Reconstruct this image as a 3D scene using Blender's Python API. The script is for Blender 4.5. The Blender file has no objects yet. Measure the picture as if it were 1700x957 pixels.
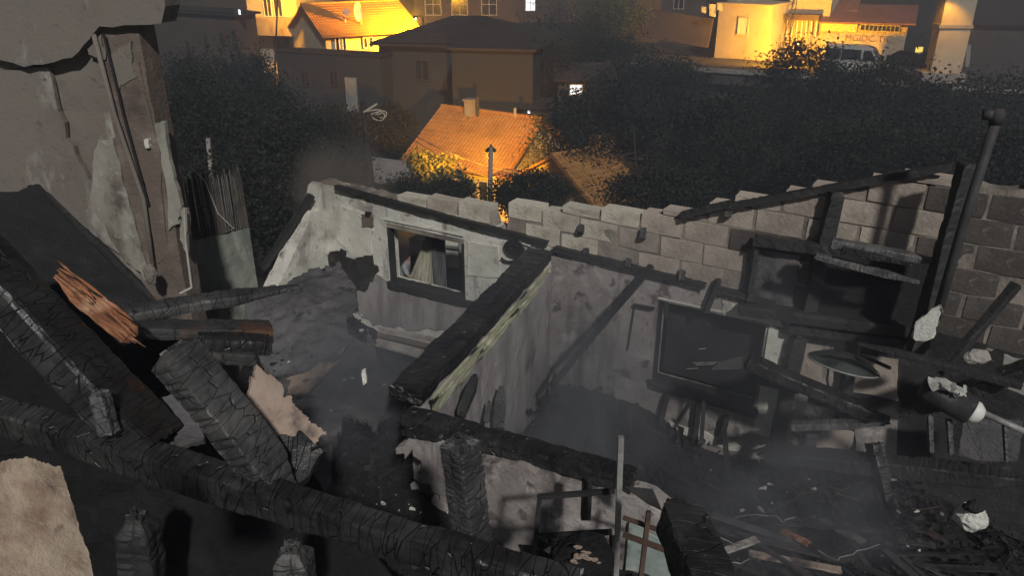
import bpy, bmesh, math, random
import numpy as np
from mathutils import Vector, Matrix
R = math.radians
scene = bpy.context.scene
col = scene.collection

# ------------------------------------------------------------------ camera, sky, sun, exposure
FPX, PITCH, CAMZ = 1285.0, R(24), 5.0
cam_data = bpy.data.cameras.new('camera'); cam = bpy.data.objects.new('camera', cam_data); col.objects.link(cam)
cam.location = (0, 0, CAMZ); cam.rotation_euler = (R(90) - PITCH, 0, 0)
cam_data.sensor_width = 36; cam_data.lens = 36 * FPX / 1700; cam_data.clip_end = 1500; cam_data.clip_start = .05
scene.camera = cam
SUN_EL, SUN_AZ = R(39), R(167)          # from behind the camera, a little to its right
world = bpy.data.worlds.new('World'); scene.world = world; world.use_nodes = True
wn = world.node_tree.nodes; wl = world.node_tree.links
sky = wn.new('ShaderNodeTexSky'); sky.sky_type = 'NISHITA'; sky.sun_disc = False
sky.sun_elevation = SUN_EL; sky.sun_rotation = SUN_AZ
bg = wn['Background']; bg.inputs['Strength'].default_value = .0055
wl.new(sky.outputs[0], bg.inputs['Color'])
sl = bpy.data.lights.new('sun', 'SUN'); so = bpy.data.objects.new('sun', sl); col.objects.link(so)
sl.energy = 1.85; sl.angle = R(2.5); sl.color = (1.0, .97, .93)
sd = Vector((math.sin(SUN_AZ) * math.cos(SUN_EL), math.cos(SUN_AZ) * math.cos(SUN_EL), math.sin(SUN_EL)))
so.rotation_euler = sd.to_track_quat('Z', 'Y').to_euler()
vs = scene.view_settings
vs.view_transform = 'Standard'; vs.look = 'None'; vs.gamma = 1; vs.exposure = 0.4; vs.use_curve_mapping = False
scene.render.engine = 'CYCLES'
cy = scene.cycles
cy.use_denoising = True; cy.max_bounces = 5; cy.volume_bounces = 0; cy.diffuse_bounces = 3; cy.transparent_max_bounces = 8
cy.volume_step_rate = 2.0; cy.sample_clamp_indirect = 4

# ------------------------------------------------------------------ helpers: pixels to places
SP, CP = math.sin(PITCH), math.cos(PITCH)
CAM = Vector((0, 0, CAMZ))
def D(x, y):
    a = (x - 850) / FPX; b = (478.5 - y) / FPX
    return Vector((a, CP + SP * b, -SP + CP * b))
def P(x, y, t): return CAM + D(x, y) * t
def PY(x, y, Y): d = D(x, y); return CAM + d * (Y / d.y)
def PZ(x, y, z): d = D(x, y); return CAM + d * ((z - CAMZ) / d.z)
WC = PZ(915, 415, 2.2); WA = R(31)
WU = Vector((math.cos(WA), -math.sin(WA), 0)); WN = Vector((-math.sin(WA), -math.cos(WA), 0))   # along the wall / towards the viewer
def PB(x, y, off=0.0):
    d = D(x, y); o = WC + WN * off
    return CAM + d * ((o - CAM).dot(WN) / d.dot(WN))
def sz(p): return ((p - WC).dot(WU), p.z)

# value noise (numpy)
def _h(ix, iy, iz, seed):
    n = (ix * 374761393 + iy * 668265263 + iz * 2147483647 + seed * 974634721) & 0xFFFFFFFF
    n = ((n ^ (n >> 13)) * 1274126177) & 0xFFFFFFFF
    n = (n ^ (n >> 16)) & 0xFFFFFFFF
    return n / 4294967295.0
def vnoise(p, scale=1.0, seed=0, octaves=3):
    p = np.asarray(p, dtype=np.float64) * scale; out = np.zeros(p.shape[0]); amp = 1; tot = 0
    for o in range(octaves):
        q = p * (2 ** o) + 17.3 * o; i = np.floor(q).astype(np.int64); f = q - i; f = f * f * (3 - 2 * f); r = 0
        for dx in (0, 1):
            for dy in (0, 1):
                for dz in (0, 1):
                    w = (f[:, 0] if dx else 1 - f[:, 0]) * (f[:, 1] if dy else 1 - f[:, 1]) * (f[:, 2] if dz else 1 - f[:, 2])
                    r = r + w * _h(i[:, 0] + dx, i[:, 1] + dy, i[:, 2] + dz, seed + o)
        out += amp * (r * 2 - 1); tot += amp; amp *= .5
    return out / tot

# ------------------------------------------------------------------ helpers: objects
ORG = {}
def mesh_link(name, verts, faces, mat, parent=None, origin=None, smooth=False, mats=None, fmat=None):
    verts = np.asarray(verts, dtype=np.float64).reshape(-1, 3)
    if parent is not None:
        org = ORG[parent.name]
    else:
        org = np.array(origin) if origin is not None else np.array([verts[:, 0].mean(), verts[:, 1].mean(), verts[:, 2].min()])
    me = bpy.data.meshes.new(name)
    me.from_pydata((verts - org).tolist(), [], [tuple(int(i) for i in f) for f in faces] if not isinstance(faces, np.ndarray) else faces.tolist())
    me.materials.append(mat)
    if mats:
        for m in mats: me.materials.append(m)
        me.polygons.foreach_set('material_index', fmat)
    if smooth: me.polygons.foreach_set('use_smooth', [True] * len(me.polygons))
    me.update()
    o = bpy.data.objects.new(name, me); col.objects.link(o)
    if parent is not None: o.parent = parent
    else: o.location = org
    ORG[o.name] = org
    return o
def thing(name, label, cat, loc, group=None):
    o = bpy.data.objects.new(name, None); col.objects.link(o); o.location = loc; o.empty_display_size = .2
    ORG[o.name] = np.array(loc); o['label'] = label; o['category'] = cat
    if group: o['group'] = group
    return o
def tag(o, label, cat, group=None):
    o['label'] = label; o['category'] = cat
    if group: o['group'] = group
    return o
def kind(o, k): o['kind'] = k; return o

class MB:
    def __init__(s): s.v = []; s.f = []
    def add(s, vs, fs):
        b = len(s.v); s.v += [tuple(v) for v in vs]; s.f += [tuple(b + i for i in f) for f in fs]; return s
    def obox(s, c, ax, ay, az):              # half axes
        c = Vector(c); vs = [c + ax * i + ay * j + az * k for k in (-1, 1) for j in (-1, 1) for i in (-1, 1)]
        return s.add(vs, [(0, 2, 3, 1), (4, 5, 7, 6), (0, 1, 5, 4), (2, 6, 7, 3), (0, 4, 6, 2), (1, 3, 7, 5)])
    def box(s, c, dx, dy, dz, rz=0):
        ax = Vector((math.cos(rz), math.sin(rz), 0)) * dx / 2; ay = Vector((-math.sin(rz), math.cos(rz), 0)) * dy / 2
        return s.obox(c, ax, ay, Vector((0, 0, dz / 2)))
    def bar(s, p0, p1, w, h, up=Vector((0, 0, 1))):
        p0 = Vector(p0); p1 = Vector(p1); x = (p1 - p0); L = x.length; x = x / L
        if abs(x.dot(up)) > .95: up = Vector((0, 1, 0))
        y = up.cross(x).normalized(); z = x.cross(y)
        return s.obox((p0 + p1) / 2, x * L / 2, y * w / 2, z * h / 2)
    def tube(s, pts, r, n=8, cap=True):
        pts = [Vector(p) for p in pts]; rr = r if isinstance(r, (list, tuple)) else [r] * len(pts); vs = []
        for i, p in enumerate(pts):
            d = (pts[min(i + 1, len(pts) - 1)] - pts[max(i - 1, 0)]).normalized()
            u = Vector((0, 0, 1)) if abs(d.z) < .9 else Vector((1, 0, 0))
            a = d.cross(u).normalized(); b = d.cross(a)
            vs += [p + (a * math.cos(2 * math.pi * k / n) + b * math.sin(2 * math.pi * k / n)) * rr[i] for k in range(n)]
        fs = [(i * n + k, i * n + (k + 1) % n, (i + 1) * n + (k + 1) % n, (i + 1) * n + k) for i in range(len(pts) - 1) for k in range(n)]
        if cap: fs += [tuple(range(n - 1, -1, -1)), tuple((len(pts) - 1) * n + k for k in range(n))]
        return s.add(vs, fs)
    def prism(s, poly, off):                 # polygon (3d points) extruded by a vector
        n = len(poly); a = [Vector(p) for p in poly]; off = Vector(off)
        fs = [tuple(range(n)), tuple(range(2 * n - 1, n - 1, -1))] + [(i, i + n, (i + 1) % n + n, (i + 1) % n) for i in range(n)]
        return s.add(a + [p + off for p in a], fs)
    def build(s, name, mat, parent=None, origin=None, smooth=False):
        return mesh_link(name, s.v, s.f, mat, parent, origin, smooth)

# ------------------------------------------------------------------ materials
def nodes_of(name):
    m = bpy.data.materials.new(name); m.use_nodes = True
    nt = m.node_tree; return m, nt, nt.nodes['Principled BSDF']
def noise_node(nt, vec, scale, detail=5, rough=.6, stretch=None):
    if stretch:
        mp = nt.nodes.new('ShaderNodeMapping'); mp.inputs['Scale'].default_value = stretch
        nt.links.new(vec, mp.inputs['Vector']); vec = mp.outputs[0]
    n = nt.nodes.new('ShaderNodeTexNoise'); n.inputs['Scale'].default_value = scale
    n.inputs['Detail'].default_value = detail; n.inputs['Roughness'].default_value = rough
    nt.links.new(vec, n.inputs['Vector']); return n.outputs['Fac']
def rng(nt, val, lo, hi):
    r = nt.nodes.new('ShaderNodeMapRange'); r.inputs['From Min'].default_value = lo; r.inputs['From Max'].default_value = hi
    nt.links.new(val, r.inputs['Value']); return r.outputs[0]
def layered(name, base, layers, rough=.85, bumps=((8, .3, None),), metal=0, spec=.3, island=0):
    m, nt, b = nodes_of(name); tc = nt.nodes.new('ShaderNodeTexCoord'); vec = tc.outputs['Object']
    rgb = nt.nodes.new('ShaderNodeRGB'); rgb.outputs[0].default_value = (*base, 1); c = rgb.outputs[0]
    for L in layers:
        colr, scale, lo, hi = L[:4]; st = L[4] if len(L) > 4 else None
        f = rng(nt, noise_node(nt, vec, scale, 6, .62, st), lo, hi)
        mx = nt.nodes.new('ShaderNodeMix'); mx.data_type = 'RGBA'; nt.links.new(f, mx.inputs[0]); nt.links.new(c, mx.inputs[6])
        mx.inputs[7].default_value = (*colr, 1); c = mx.outputs[2]
    if island:
        g = nt.nodes.new('ShaderNodeNewGeometry'); oi = nt.nodes.new('ShaderNodeObjectInfo')
        ad = nt.nodes.new('ShaderNodeMath'); ad.operation = 'ADD'
        nt.links.new(g.outputs['Random Per Island'], ad.inputs[0]); nt.links.new(oi.outputs['Random'], ad.inputs[1])
        fr = nt.nodes.new('ShaderNodeMath'); fr.operation = 'FRACT'; nt.links.new(ad.outputs[0], fr.inputs[0])
        hs = nt.nodes.new('ShaderNodeHueSaturation'); v = nt.nodes.new('ShaderNodeMapRange')
        v.inputs['To Min'].default_value = 1 - island; v.inputs['To Max'].default_value = 1 + island
        nt.links.new(fr.outputs[0], v.inputs['Value']); nt.links.new(v.outputs[0], hs.inputs['Value'])
        nt.links.new(c, hs.inputs['Color']); c = hs.outputs[0]
    nt.links.new(c, b.inputs['Base Color']); b.inputs['Roughness'].default_value = rough
    b.inputs['Metallic'].default_value = metal; b.inputs['Specular IOR Level'].default_value = spec
    prev = None
    for (sc_, st_, stretch) in bumps:
        bp = nt.nodes.new('ShaderNodeBump'); bp.inputs['Strength'].default_value = st_; bp.inputs['Distance'].default_value = .02
        nt.links.new(noise_node(nt, vec, sc_, 6, .65, stretch), bp.inputs['Height'])
        if prev: nt.links.new(prev, bp.inputs['Normal'])
        prev = bp.outputs[0]
    if prev: nt.links.new(prev, b.inputs['Normal'])
    return m
def char_mat(name, cscale=22, ash=.075, stretch=(1, 1.6, 1.6), dark=.012, mid=.028, rough=.62, brown=None, strength=.8):
    m, nt, b = nodes_of(name); tc = nt.nodes.new('ShaderNodeTexCoord'); vec = tc.outputs['Object']
    nz = nt.nodes.new('ShaderNodeTexNoise'); nz.inputs['Scale'].default_value = 6; nt.links.new(vec, nz.inputs['Vector'])
    ad = nt.nodes.new('ShaderNodeVectorMath'); ad.operation = 'MULTIPLY_ADD'; ad.inputs[1].default_value = (.022,) * 3
    nt.links.new(nz.outputs['Color'], ad.inputs[0]); nt.links.new(vec, ad.inputs[2])
    mp = nt.nodes.new('ShaderNodeMapping'); mp.inputs['Scale'].default_value = stretch; nt.links.new(ad.outputs[0], mp.inputs['Vector'])
    v = nt.nodes.new('ShaderNodeTexVoronoi'); v.feature = 'DISTANCE_TO_EDGE'; v.inputs['Scale'].default_value = cscale
    nt.links.new(mp.outputs[0], v.inputs['Vector'])
    e = rng(nt, v.outputs['Distance'], 0.0, .035)
    f = rng(nt, noise_node(nt, vec, 5, 6, .7), .42, .68)
    mx = nt.nodes.new('ShaderNodeMix'); mx.data_type = 'RGBA'; nt.links.new(f, mx.inputs[0])
    mx.inputs[6].default_value = (mid, mid, mid * 1.04, 1); mx.inputs[7].default_value = (ash, ash * .98, ash * .96, 1); c = mx.outputs[2]
    if brown:
        m3 = nt.nodes.new('ShaderNodeMix'); m3.data_type = 'RGBA'; nt.links.new(rng(nt, noise_node(nt, vec, 3.1, 5, .6), .55, .66), m3.inputs[0])
        nt.links.new(c, m3.inputs[6]); m3.inputs[7].default_value = (*brown, 1); c = m3.outputs[2]
    m2 = nt.nodes.new('ShaderNodeMix'); m2.data_type = 'RGBA'; nt.links.new(e, m2.inputs[0])
    m2.inputs[6].default_value = (dark, dark, dark, 1); nt.links.new(c, m2.inputs[7])
    nt.links.new(m2.outputs[2], b.inputs['Base Color']); b.inputs['Roughness'].default_value = rough
    b.inputs['Specular IOR Level'].default_value = .6
    bp = nt.nodes.new('ShaderNodeBump'); bp.inputs['Strength'].default_value = strength; bp.inputs['Distance'].default_value = .012
    nt.links.new(e, bp.inputs['Height'])
    b2 = nt.nodes.new('ShaderNodeBump'); b2.inputs['Strength'].default_value = .5; b2.inputs['Distance'].default_value = .006
    nt.links.new(noise_node(nt, vec, 60, 4, .7), b2.inputs['Height']); nt.links.new(bp.outputs[0], b2.inputs['Normal'])
    nt.links.new(b2.outputs[0], b.inputs['Normal']); return m
def emit_mat(name, c, s):
    m, nt, b = nodes_of(name); b.inputs['Base Color'].default_value = (*c, 1)
    b.inputs['Emission Color'].default_value = (*c, 1); b.inputs['Emission Strength'].default_value = s; return m
def leaf_mat(name, c1, c2):
    m = layered(name, c1, [(c2, 1.2, .4, .6)], rough=.7, bumps=(), spec=.1, island=.22); return m
def pane_mat(name, c, rough=.15):
    m, nt, b = nodes_of(name); b.inputs['Base Color'].default_value = (*c, 1); b.inputs['Roughness'].default_value = rough; return m

SOOT = (.035, .033, .034)
M = {}
M['char'] = char_mat('charred_wood', cscale=5, stretch=(6, 1, 1), mid=.014, ash=.045, strength=.7, rough=.38)
M['char_big'] = char_mat('charred_wood_deep', cscale=4.5, stretch=(7, 1.1, 1.1), mid=.017, ash=.06, strength=.8, rough=.38)
M['char_top'] = char_mat('charred_wood_ashen', cscale=7, stretch=(4, 1, 1), mid=.036, ash=.10, strength=.5, dark=.012, rough=.52)
M['char_far'] = char_mat('charred_wood_dull', cscale=12, stretch=(2.5, 1, 1), mid=.022, ash=.04, strength=.3)
M['char_ash'] = char_mat('charred_wood_grey', cscale=14, stretch=(3, .7, .7), mid=.06, ash=.17, strength=.5)
M['char_brown'] = char_mat('scorched_wood', cscale=10, stretch=(.8, 2, 2), mid=.03, ash=.06, brown=(.10, .05, .03), strength=.4)
M['raw'] = layered('raw_split_wood', (.46, .20, .10), [((.10, .045, .03), 30, .45, .62, (.25, 2, 2)), ((.62, .36, .22), 9, .56, .7), (SOOT, 4, .6, .72)], bumps=((40, .9, (.2, 2, 2)),))
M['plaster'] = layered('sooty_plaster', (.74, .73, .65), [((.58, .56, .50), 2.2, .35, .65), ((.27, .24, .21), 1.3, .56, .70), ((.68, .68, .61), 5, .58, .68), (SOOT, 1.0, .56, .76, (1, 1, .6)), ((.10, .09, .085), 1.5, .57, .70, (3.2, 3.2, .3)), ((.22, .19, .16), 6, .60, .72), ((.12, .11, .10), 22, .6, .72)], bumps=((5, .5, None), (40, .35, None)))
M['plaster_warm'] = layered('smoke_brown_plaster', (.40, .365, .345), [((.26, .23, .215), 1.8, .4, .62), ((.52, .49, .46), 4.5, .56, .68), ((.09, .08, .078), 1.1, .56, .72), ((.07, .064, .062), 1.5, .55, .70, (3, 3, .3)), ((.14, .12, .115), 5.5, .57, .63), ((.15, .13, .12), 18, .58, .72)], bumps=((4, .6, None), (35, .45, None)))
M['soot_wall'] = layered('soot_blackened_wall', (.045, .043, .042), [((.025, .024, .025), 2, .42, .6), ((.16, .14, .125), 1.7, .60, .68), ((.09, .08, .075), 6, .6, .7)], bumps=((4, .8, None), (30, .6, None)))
M['block_soot'] = layered('sooty_block', (.13, .113, .10), [((.06, .054, .05), 1.2, .42, .66), ((.26, .225, .195), 5, .6, .7)], bumps=((40, .5, None), (9, .3, None)), island=.14)
M['plaster_part'] = layered('partition_plaster', (.34, .32, .315), [((.22, .20, .198), 2, .42, .62, (2.2, 2.2, .5)), ((.40, .39, .36), 4.5, .6, .70, (2, 2, .5)), ((.06, .055, .055), 1.4, .56, .72), ((.10, .09, .09), 18, .62, .74)], bumps=((4, .5, None), (40, .35, None)))
M['plaster_left'] = layered('weathered_render', (.20, .178, .153), [((.17, .145, .125), 1.5, .44, .60, (1, 1, .45)), ((.34, .335, .285), 2.3, .56, .66, (1.2, 1.2, .55)), ((.085, .07, .06), 1.2, .57, .72, (1, 1, .7)), ((.12, .10, .09), 11, .6, .74)], bumps=((3, .5, None), (30, .35, None)))
M['plaster_pale'] = layered('pale_render_patch', (.72, .72, .63), [((.58, .57, .49), 3, .4, .65), ((.20, .17, .15), 3.3, .60, .72), ((.30, .27, .23), 14, .6, .72)], bumps=((8, .5, None), (40, .3, None)))
M['tower_pale'] = layered('pale_old_render', (.36, .355, .30), [((.25, .235, .195), 3, .38, .62, (1, 1, .5)), ((.12, .10, .085), 3.3, .54, .66, (1, 1, .6)), ((.42, .42, .37), 8, .6, .7)], bumps=((8, .5, None), (40, .3, None)))
M['plaster_brown'] = layered('bare_brown_render', (.16, .125, .105), [((.24, .20, .17), 3, .48, .66), ((.07, .055, .05), 2, .54, .7)], bumps=((8, .7, None), (40, .5, None)))
M['green_wall'] = layered('green_grey_render', (.24, .26, .22), [((.13, .14, .125), 1.6, .42, .62, (1.4, 1.4, .5)), ((.34, .36, .30), 2.4, .57, .67, (1.4, 1.4, .5)), (SOOT, 1.3, .58, .74)], bumps=((6, .5, None), (40, .3, None)))
M['block'] = layered('pumice_block', (.48, .41, .345), [((.33, .28, .235), 3, .42, .65), ((.55, .49, .41), 7, .6, .72), ((.11, .095, .085), 1.1, .58, .78)], bumps=((40, .5, None), (9, .3, None)), island=.12)
M['block_pale'] = layered('pale_block', (.64, .60, .49), [((.48, .43, .35), 4, .45, .65), ((.20, .17, .14), 3, .60, .74)], bumps=((40, .6, None), (9, .4, None)), island=.16)
M['mortar'] = layered('mortar', (.34, .295, .25), [((.16, .14, .12), 2, .42, .62), (SOOT, 1.2, .6, .75)], bumps=((30, .6, None),))
M['beige'] = layered('torn_plasterboard', (.40, .31, .25), [((.28, .20, .16), 4, .45, .64), ((.07, .06, .058), 4.4, .49, .60), ((.16, .12, .10), 22, .62, .74)], bumps=((14, .6, None),))
M['rock'] = layered('broken_plaster', (.46, .37, .28), [((.28, .195, .14), 9, .44, .60), ((.50, .46, .40), 4, .56, .66), ((.26, .22, .19), 18, .6, .72), ((.62, .57, .48), 9, .67, .70), ((.22, .17, .14), 13, .62, .68)], bumps=((7, .5, None), (30, .35, None)))
M['slab'] = layered('sooty_fallen_sheet', (.15, .145, .148), [((.085, .082, .086), 2.0, .40, .62), ((.19, .175, .165), 2.6, .56, .70), ((.05, .048, .05), 5, .56, .68), ((.24, .21, .18), 12, .66, .75)], bumps=((4, .9, None), (18, .6, None), (60, .5, None)))
M['soot'] = layered('soot_black_sheet', (.024, .023, .025), [((.045, .043, .045), 3, .5, .7)], rough=.8, bumps=((8, .5, None), (60, .5, None)))
M['ash'] = layered('ash_heap', (.015, .0145, .016), [((.03, .029, .031), 2.2, .5, .66), ((.010, .0095, .010), 5, .45, .6), ((.10, .092, .088), 16, .67, .75)], bumps=((12, 1, None), (50, .9, None)))
M['hollow_shade'] = layered('hollow_shade_floor', (.011, .011, .012), [((.02, .0195, .02), 3, .5, .65)], rough=.9, bumps=((12, 1, None), (50, .9, None)))  # near-black floor colour holds the shade of the hollow
M['debris'] = layered('burnt_debris', (.024, .023, .024), [((.014, .013, .014), 6, .45, .6), ((.06, .055, .052), 9, .62, .7)], bumps=((30, .8, None),), island=.7)
M['paint_board'] = layered('peeling_painted_board', (.50, .50, .34), [((.33, .32, .22), 6, .45, .6, (.3, 2, 2)), ((.70, .70, .55), 12, .54, .64, (.25, 1.6, 1.6)), ((.04, .037, .033), 5, .58, .63, (.4, 1.8, 1.8))], bumps=((16, 1, (.3, 2, 2)),), rough=.6)
M['white_wood'] = layered('white_painted_wood', (.50, .46, .41), [((.28, .24, .21), 5, .5, .66), ((.06, .055, .05), 4, .62, .72)], rough=.6)
M['flake'] = layered('peeling_white_paint', (.66, .65, .60), [((.42, .40, .36), 8, .5, .65), ((.05, .048, .045), 9, .60, .64)], bumps=((20, .8, None),), rough=.6)
M['steel'] = layered('dull_steel_tube', (.34, .335, .325), [((.20, .195, .19), 9, .45, .65)], rough=.5, metal=.15, bumps=((60, .2, None),))
M['rust'] = layered('rusty_steel', (.11, .07, .055), [((.05, .035, .03), 8, .45, .65), ((.18, .11, .08), 20, .6, .7)], rough=.8, metal=.2)
M['steel_black'] = layered('burnt_steel', (.06, .058, .06), [((.03, .028, .03), 8, .45, .65), ((.12, .11, .105), 20, .62, .7)], rough=.55, metal=.4)
M['teal'] = layered('teal_white_paint', (.36, .42, .39), [((.22, .27, .25), 3, .45, .65), ((.12, .09, .08), 5, .56, .66), ((.46, .47, .44), 7, .6, .7)])
M['dish'] = layered('scorched_dish_metal', (.16, .18, .165), [((.05, .05, .05), 3, .45, .6), ((.30, .32, .29), 5, .6, .7)], rough=.35, metal=.7, bumps=((10, .15, None),))
M['reed'] = layered('grey_reed', (.10, .085, .07), [((.06, .05, .043), 6, .45, .6)])
M['pipe'] = layered('sooty_flue_pipe', (.075, .073, .073), [((.04, .038, .04), 2.5, .45, .62), ((.13, .125, .12), 5, .6, .7)], rough=.7, metal=.1)
M['cloth'] = layered('pale_curtain_cloth', (.46, .46, .36), [((.26, .25, .19), 6, .45, .62, (2, 2, .3))], bumps=((14, .8, (2, 2, .3)),))
M['shirt'] = layered('grey_shirt', (.30, .33, .33), [((.23, .25, .25), 9, .45, .65)])
M['skin'] = layered('skin', (.38, .22, .16), [])
M['hair'] = layered('dark_hair', (.02, .016, .014), [])
M['trouser'] = layered('dark_trousers', (.04, .045, .06), [])
M['ground'] = layered('dark_hill_soil', (.04, .037, .031), [((.028, .032, .021), .35, .42, .58), ((.055, .05, .042), .9, .58, .72)], bumps=((2, 1, None), (11, .8, None)))
M['road'] = layered('worn_asphalt', (.075, .07, .065), [((.05, .048, .046), .8, .45, .65), ((.12, .11, .10), 2.5, .62, .72)], bumps=((30, .4, None),))
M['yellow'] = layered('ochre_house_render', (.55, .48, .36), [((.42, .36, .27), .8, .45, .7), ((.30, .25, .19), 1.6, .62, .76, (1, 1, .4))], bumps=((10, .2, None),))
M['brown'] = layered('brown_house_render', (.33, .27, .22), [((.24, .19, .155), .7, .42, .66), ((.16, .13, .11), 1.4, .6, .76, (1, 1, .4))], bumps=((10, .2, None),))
M['grey_night'] = layered('night_dark_grey_render', (.045, .043, .043), [((.045, .042, .041), .7, .42, .66)], bumps=((10, .25, None),))  # shed wall colour darkened in place of light fading with distance
M['brown_night'] = layered('night_brown_render', (.11, .085, .07), [((.075, .06, .05), .7, .42, .66)], bumps=((10, .2, None),))  # dim copy of the brown render; night darkness is in the colour
M['grey'] = layered('night_grey_render', (.05, .048, .048), [((.055, .052, .05), .7, .42, .66), ((.08, .076, .073), 1.1, .6, .72)], bumps=((10, .25, None),))  # very low base colour stands in for the unlit distance
M['tile'] = layered('clay_roof_tile', (.44, .225, .075), [((.32, .155, .05), 1.1, .42, .66), ((.52, .30, .11), 3, .6, .72), ((.14, .08, .06), 2.2, .62, .76)], bumps=((20, .4, None),), island=.12)
M['tile_dark'] = layered('old_dark_roof_tile', (.06, .046, .04), [((.04, .033, .03), 1, .42, .66)], bumps=((14, .7, None),))
M['sheet'] = layered('red_brown_sheet_roof', (.26, .13, .10), [((.18, .09, .07), 1.2, .42, .66)], rough=.6)
M['concrete'] = layered('concrete', (.36, .34, .31), [((.26, .24, .22), 1.2, .42, .66), ((.18, .165, .15), 2.5, .62, .76, (1, 1, .4))], bumps=((14, .3, None),))
M['white'] = layered('white_paint', (.72, .71, .68), [((.58, .57, .54), 2, .5, .7)], rough=.5)
M['frame'] = layered('window_frame_paint', (.55, .53, .49), [], rough=.5, bumps=())
M['frame_dark'] = layered('dark_brown_frame', (.09, .06, .045), [], rough=.5, bumps=())
M['glass'] = pane_mat('dark_window_glass', (.03, .03, .035))
M['van'] = layered('van_white_paint', (.62, .61, .58), [], rough=.3, bumps=())
M['car'] = layered('black_car_paint', (.015, .015, .018), [], rough=.25, bumps=())
M['tyre'] = layered('tyre_rubber', (.02, .02, .02), [], rough=.9)
M['letter'] = layered('brown_lettering_paint', (.20, .10, .05), [], bumps=())
M['bark'] = layered('bark', (.07, .055, .042), [((.04, .032, .026), 6, .4, .6)], bumps=((14, .8, (2, 2, .4)),))
M['leaf'] = leaf_mat('night_dark_leaves', (.024, .028, .022), (.030, .033, .025))  # leaf colour lowered so the far trees look unlit
M['leaf2'] = leaf_mat('night_olive_leaves', (.030, .033, .026), (.024, .027, .022))  # olive leaves, likewise darkened in colour for the night
M['leaf3'] = leaf_mat('lit_pale_leaves', (.16, .16, .07), (.11, .115, .055))  # lighter leaf copy; lamplight on the lit trees is in the colour
M['lit'] = emit_mat('lit_window_white', (.80, .90, 1.0), 1.6)
M['lit_green'] = emit_mat('lit_window_dim', (.55, .62, .50), .16)
M['lamp'] = emit_mat('sodium_bulb', (1, .62, .12), 60)
M['tail'] = emit_mat('amber_car_lamp', (1, .72, .15), 1.4)
M['laundry'] = layered('hung_laundry', (.45, .43, .40), [((.2, .2, .25), 1.5, .5, .55)])
SODIUM = (1.0, .43, .012)

# ------------------------------------------------------------------ builders
def wall_mesh(A, u, n, L, z0, topfn, thick, openings=(), cell=.09, rough=.012, seed=1, zsplit=None, jag=0.0, endfn=None):
    """upright wall from plan point A along u; n faces the viewer; openings (s0,s1,z0,z1); top follows topfn(s)."""
    us = set(np.linspace(0, L, max(2, int(L / cell) + 1)).tolist())
    for o in openings: us |= {o[0], o[1]}
    us = sorted(x for x in us if 0 <= x <= L)
    tops = [topfn(s) for s in us]; zs = zsplit if zsplit is not None else max([o[3] for o in openings], default=z0 + .5 * (min(tops) - z0))
    low = set(np.linspace(z0, zs, max(2, int((zs - z0) / cell) + 1)).tolist())
    for o in openings: low |= {o[2], o[3]}
    low = sorted(z for z in low if z0 <= z <= zs + 1e-6); nh = max(1, int((max(tops) - zs) / cell) + 1)
    rows = len(low) + nh; nu = len(us)
    V = np.zeros((nu, rows, 3)); S = np.zeros((nu, rows, 2)); rd = random.Random(seed)
    for i, s in enumerate(us):
        tp = tops[i] + (rd.uniform(-1, .4) * jag)
        for j in range(rows):
            z = low[j] if j < len(low) else zs + (tp - zs) * (j - len(low) + 1) / nh
            S[i, j] = (s, z)
    A = Vector(A); A3 = np.array([A.x, A.y, 0]); uu = np.array(u); nn = np.array(n)
    W = A3 + S[..., :1] * uu + S[..., 1:] * np.array([0, 0, 1.0])
    flat = W.reshape(-1, 3); d = vnoise(flat, 2.6, seed, 3) * rough + vnoise(flat, 12, seed + 9, 2) * rough * .45
    front = flat + d[:, None] * nn; back = flat - thick * nn
    keep = np.ones((nu - 1, rows - 1), bool)
    for i in range(nu - 1):
        for j in range(rows - 1):
            sm = (us[i] + us[i + 1]) / 2; zm = (S[i, j, 1] + S[i + 1, j + 1, 1]) / 2
            for o in openings:
                if o[0] < sm < o[1] and o[2] < zm < o[3]: keep[i, j] = False
            if endfn and not endfn(sm, zm): keep[i, j] = False
    N = nu * rows; idx = lambda i, j: i * rows + j; F = []
    for i in range(nu - 1):
        for j in range(rows - 1):
            if not keep[i, j]: continue
            a, b, c, e = idx(i, j), idx(i + 1, j), idx(i + 1, j + 1), idx(i, j + 1)
            F.append((a, b, c, e)); F.append((a + N, e + N, c + N, b + N))
            for (p, q, ni, nj) in ((a, b, i, j - 1), (b, c, i + 1, j), (c, e, i, j + 1), (e, a, i - 1, j)):
                if not (0 <= ni < nu - 1 and 0 <= nj < rows - 1) or not keep[ni, nj]: F.append((q, p, p + N, q + N))
    return np.vstack([front, back]), F

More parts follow.
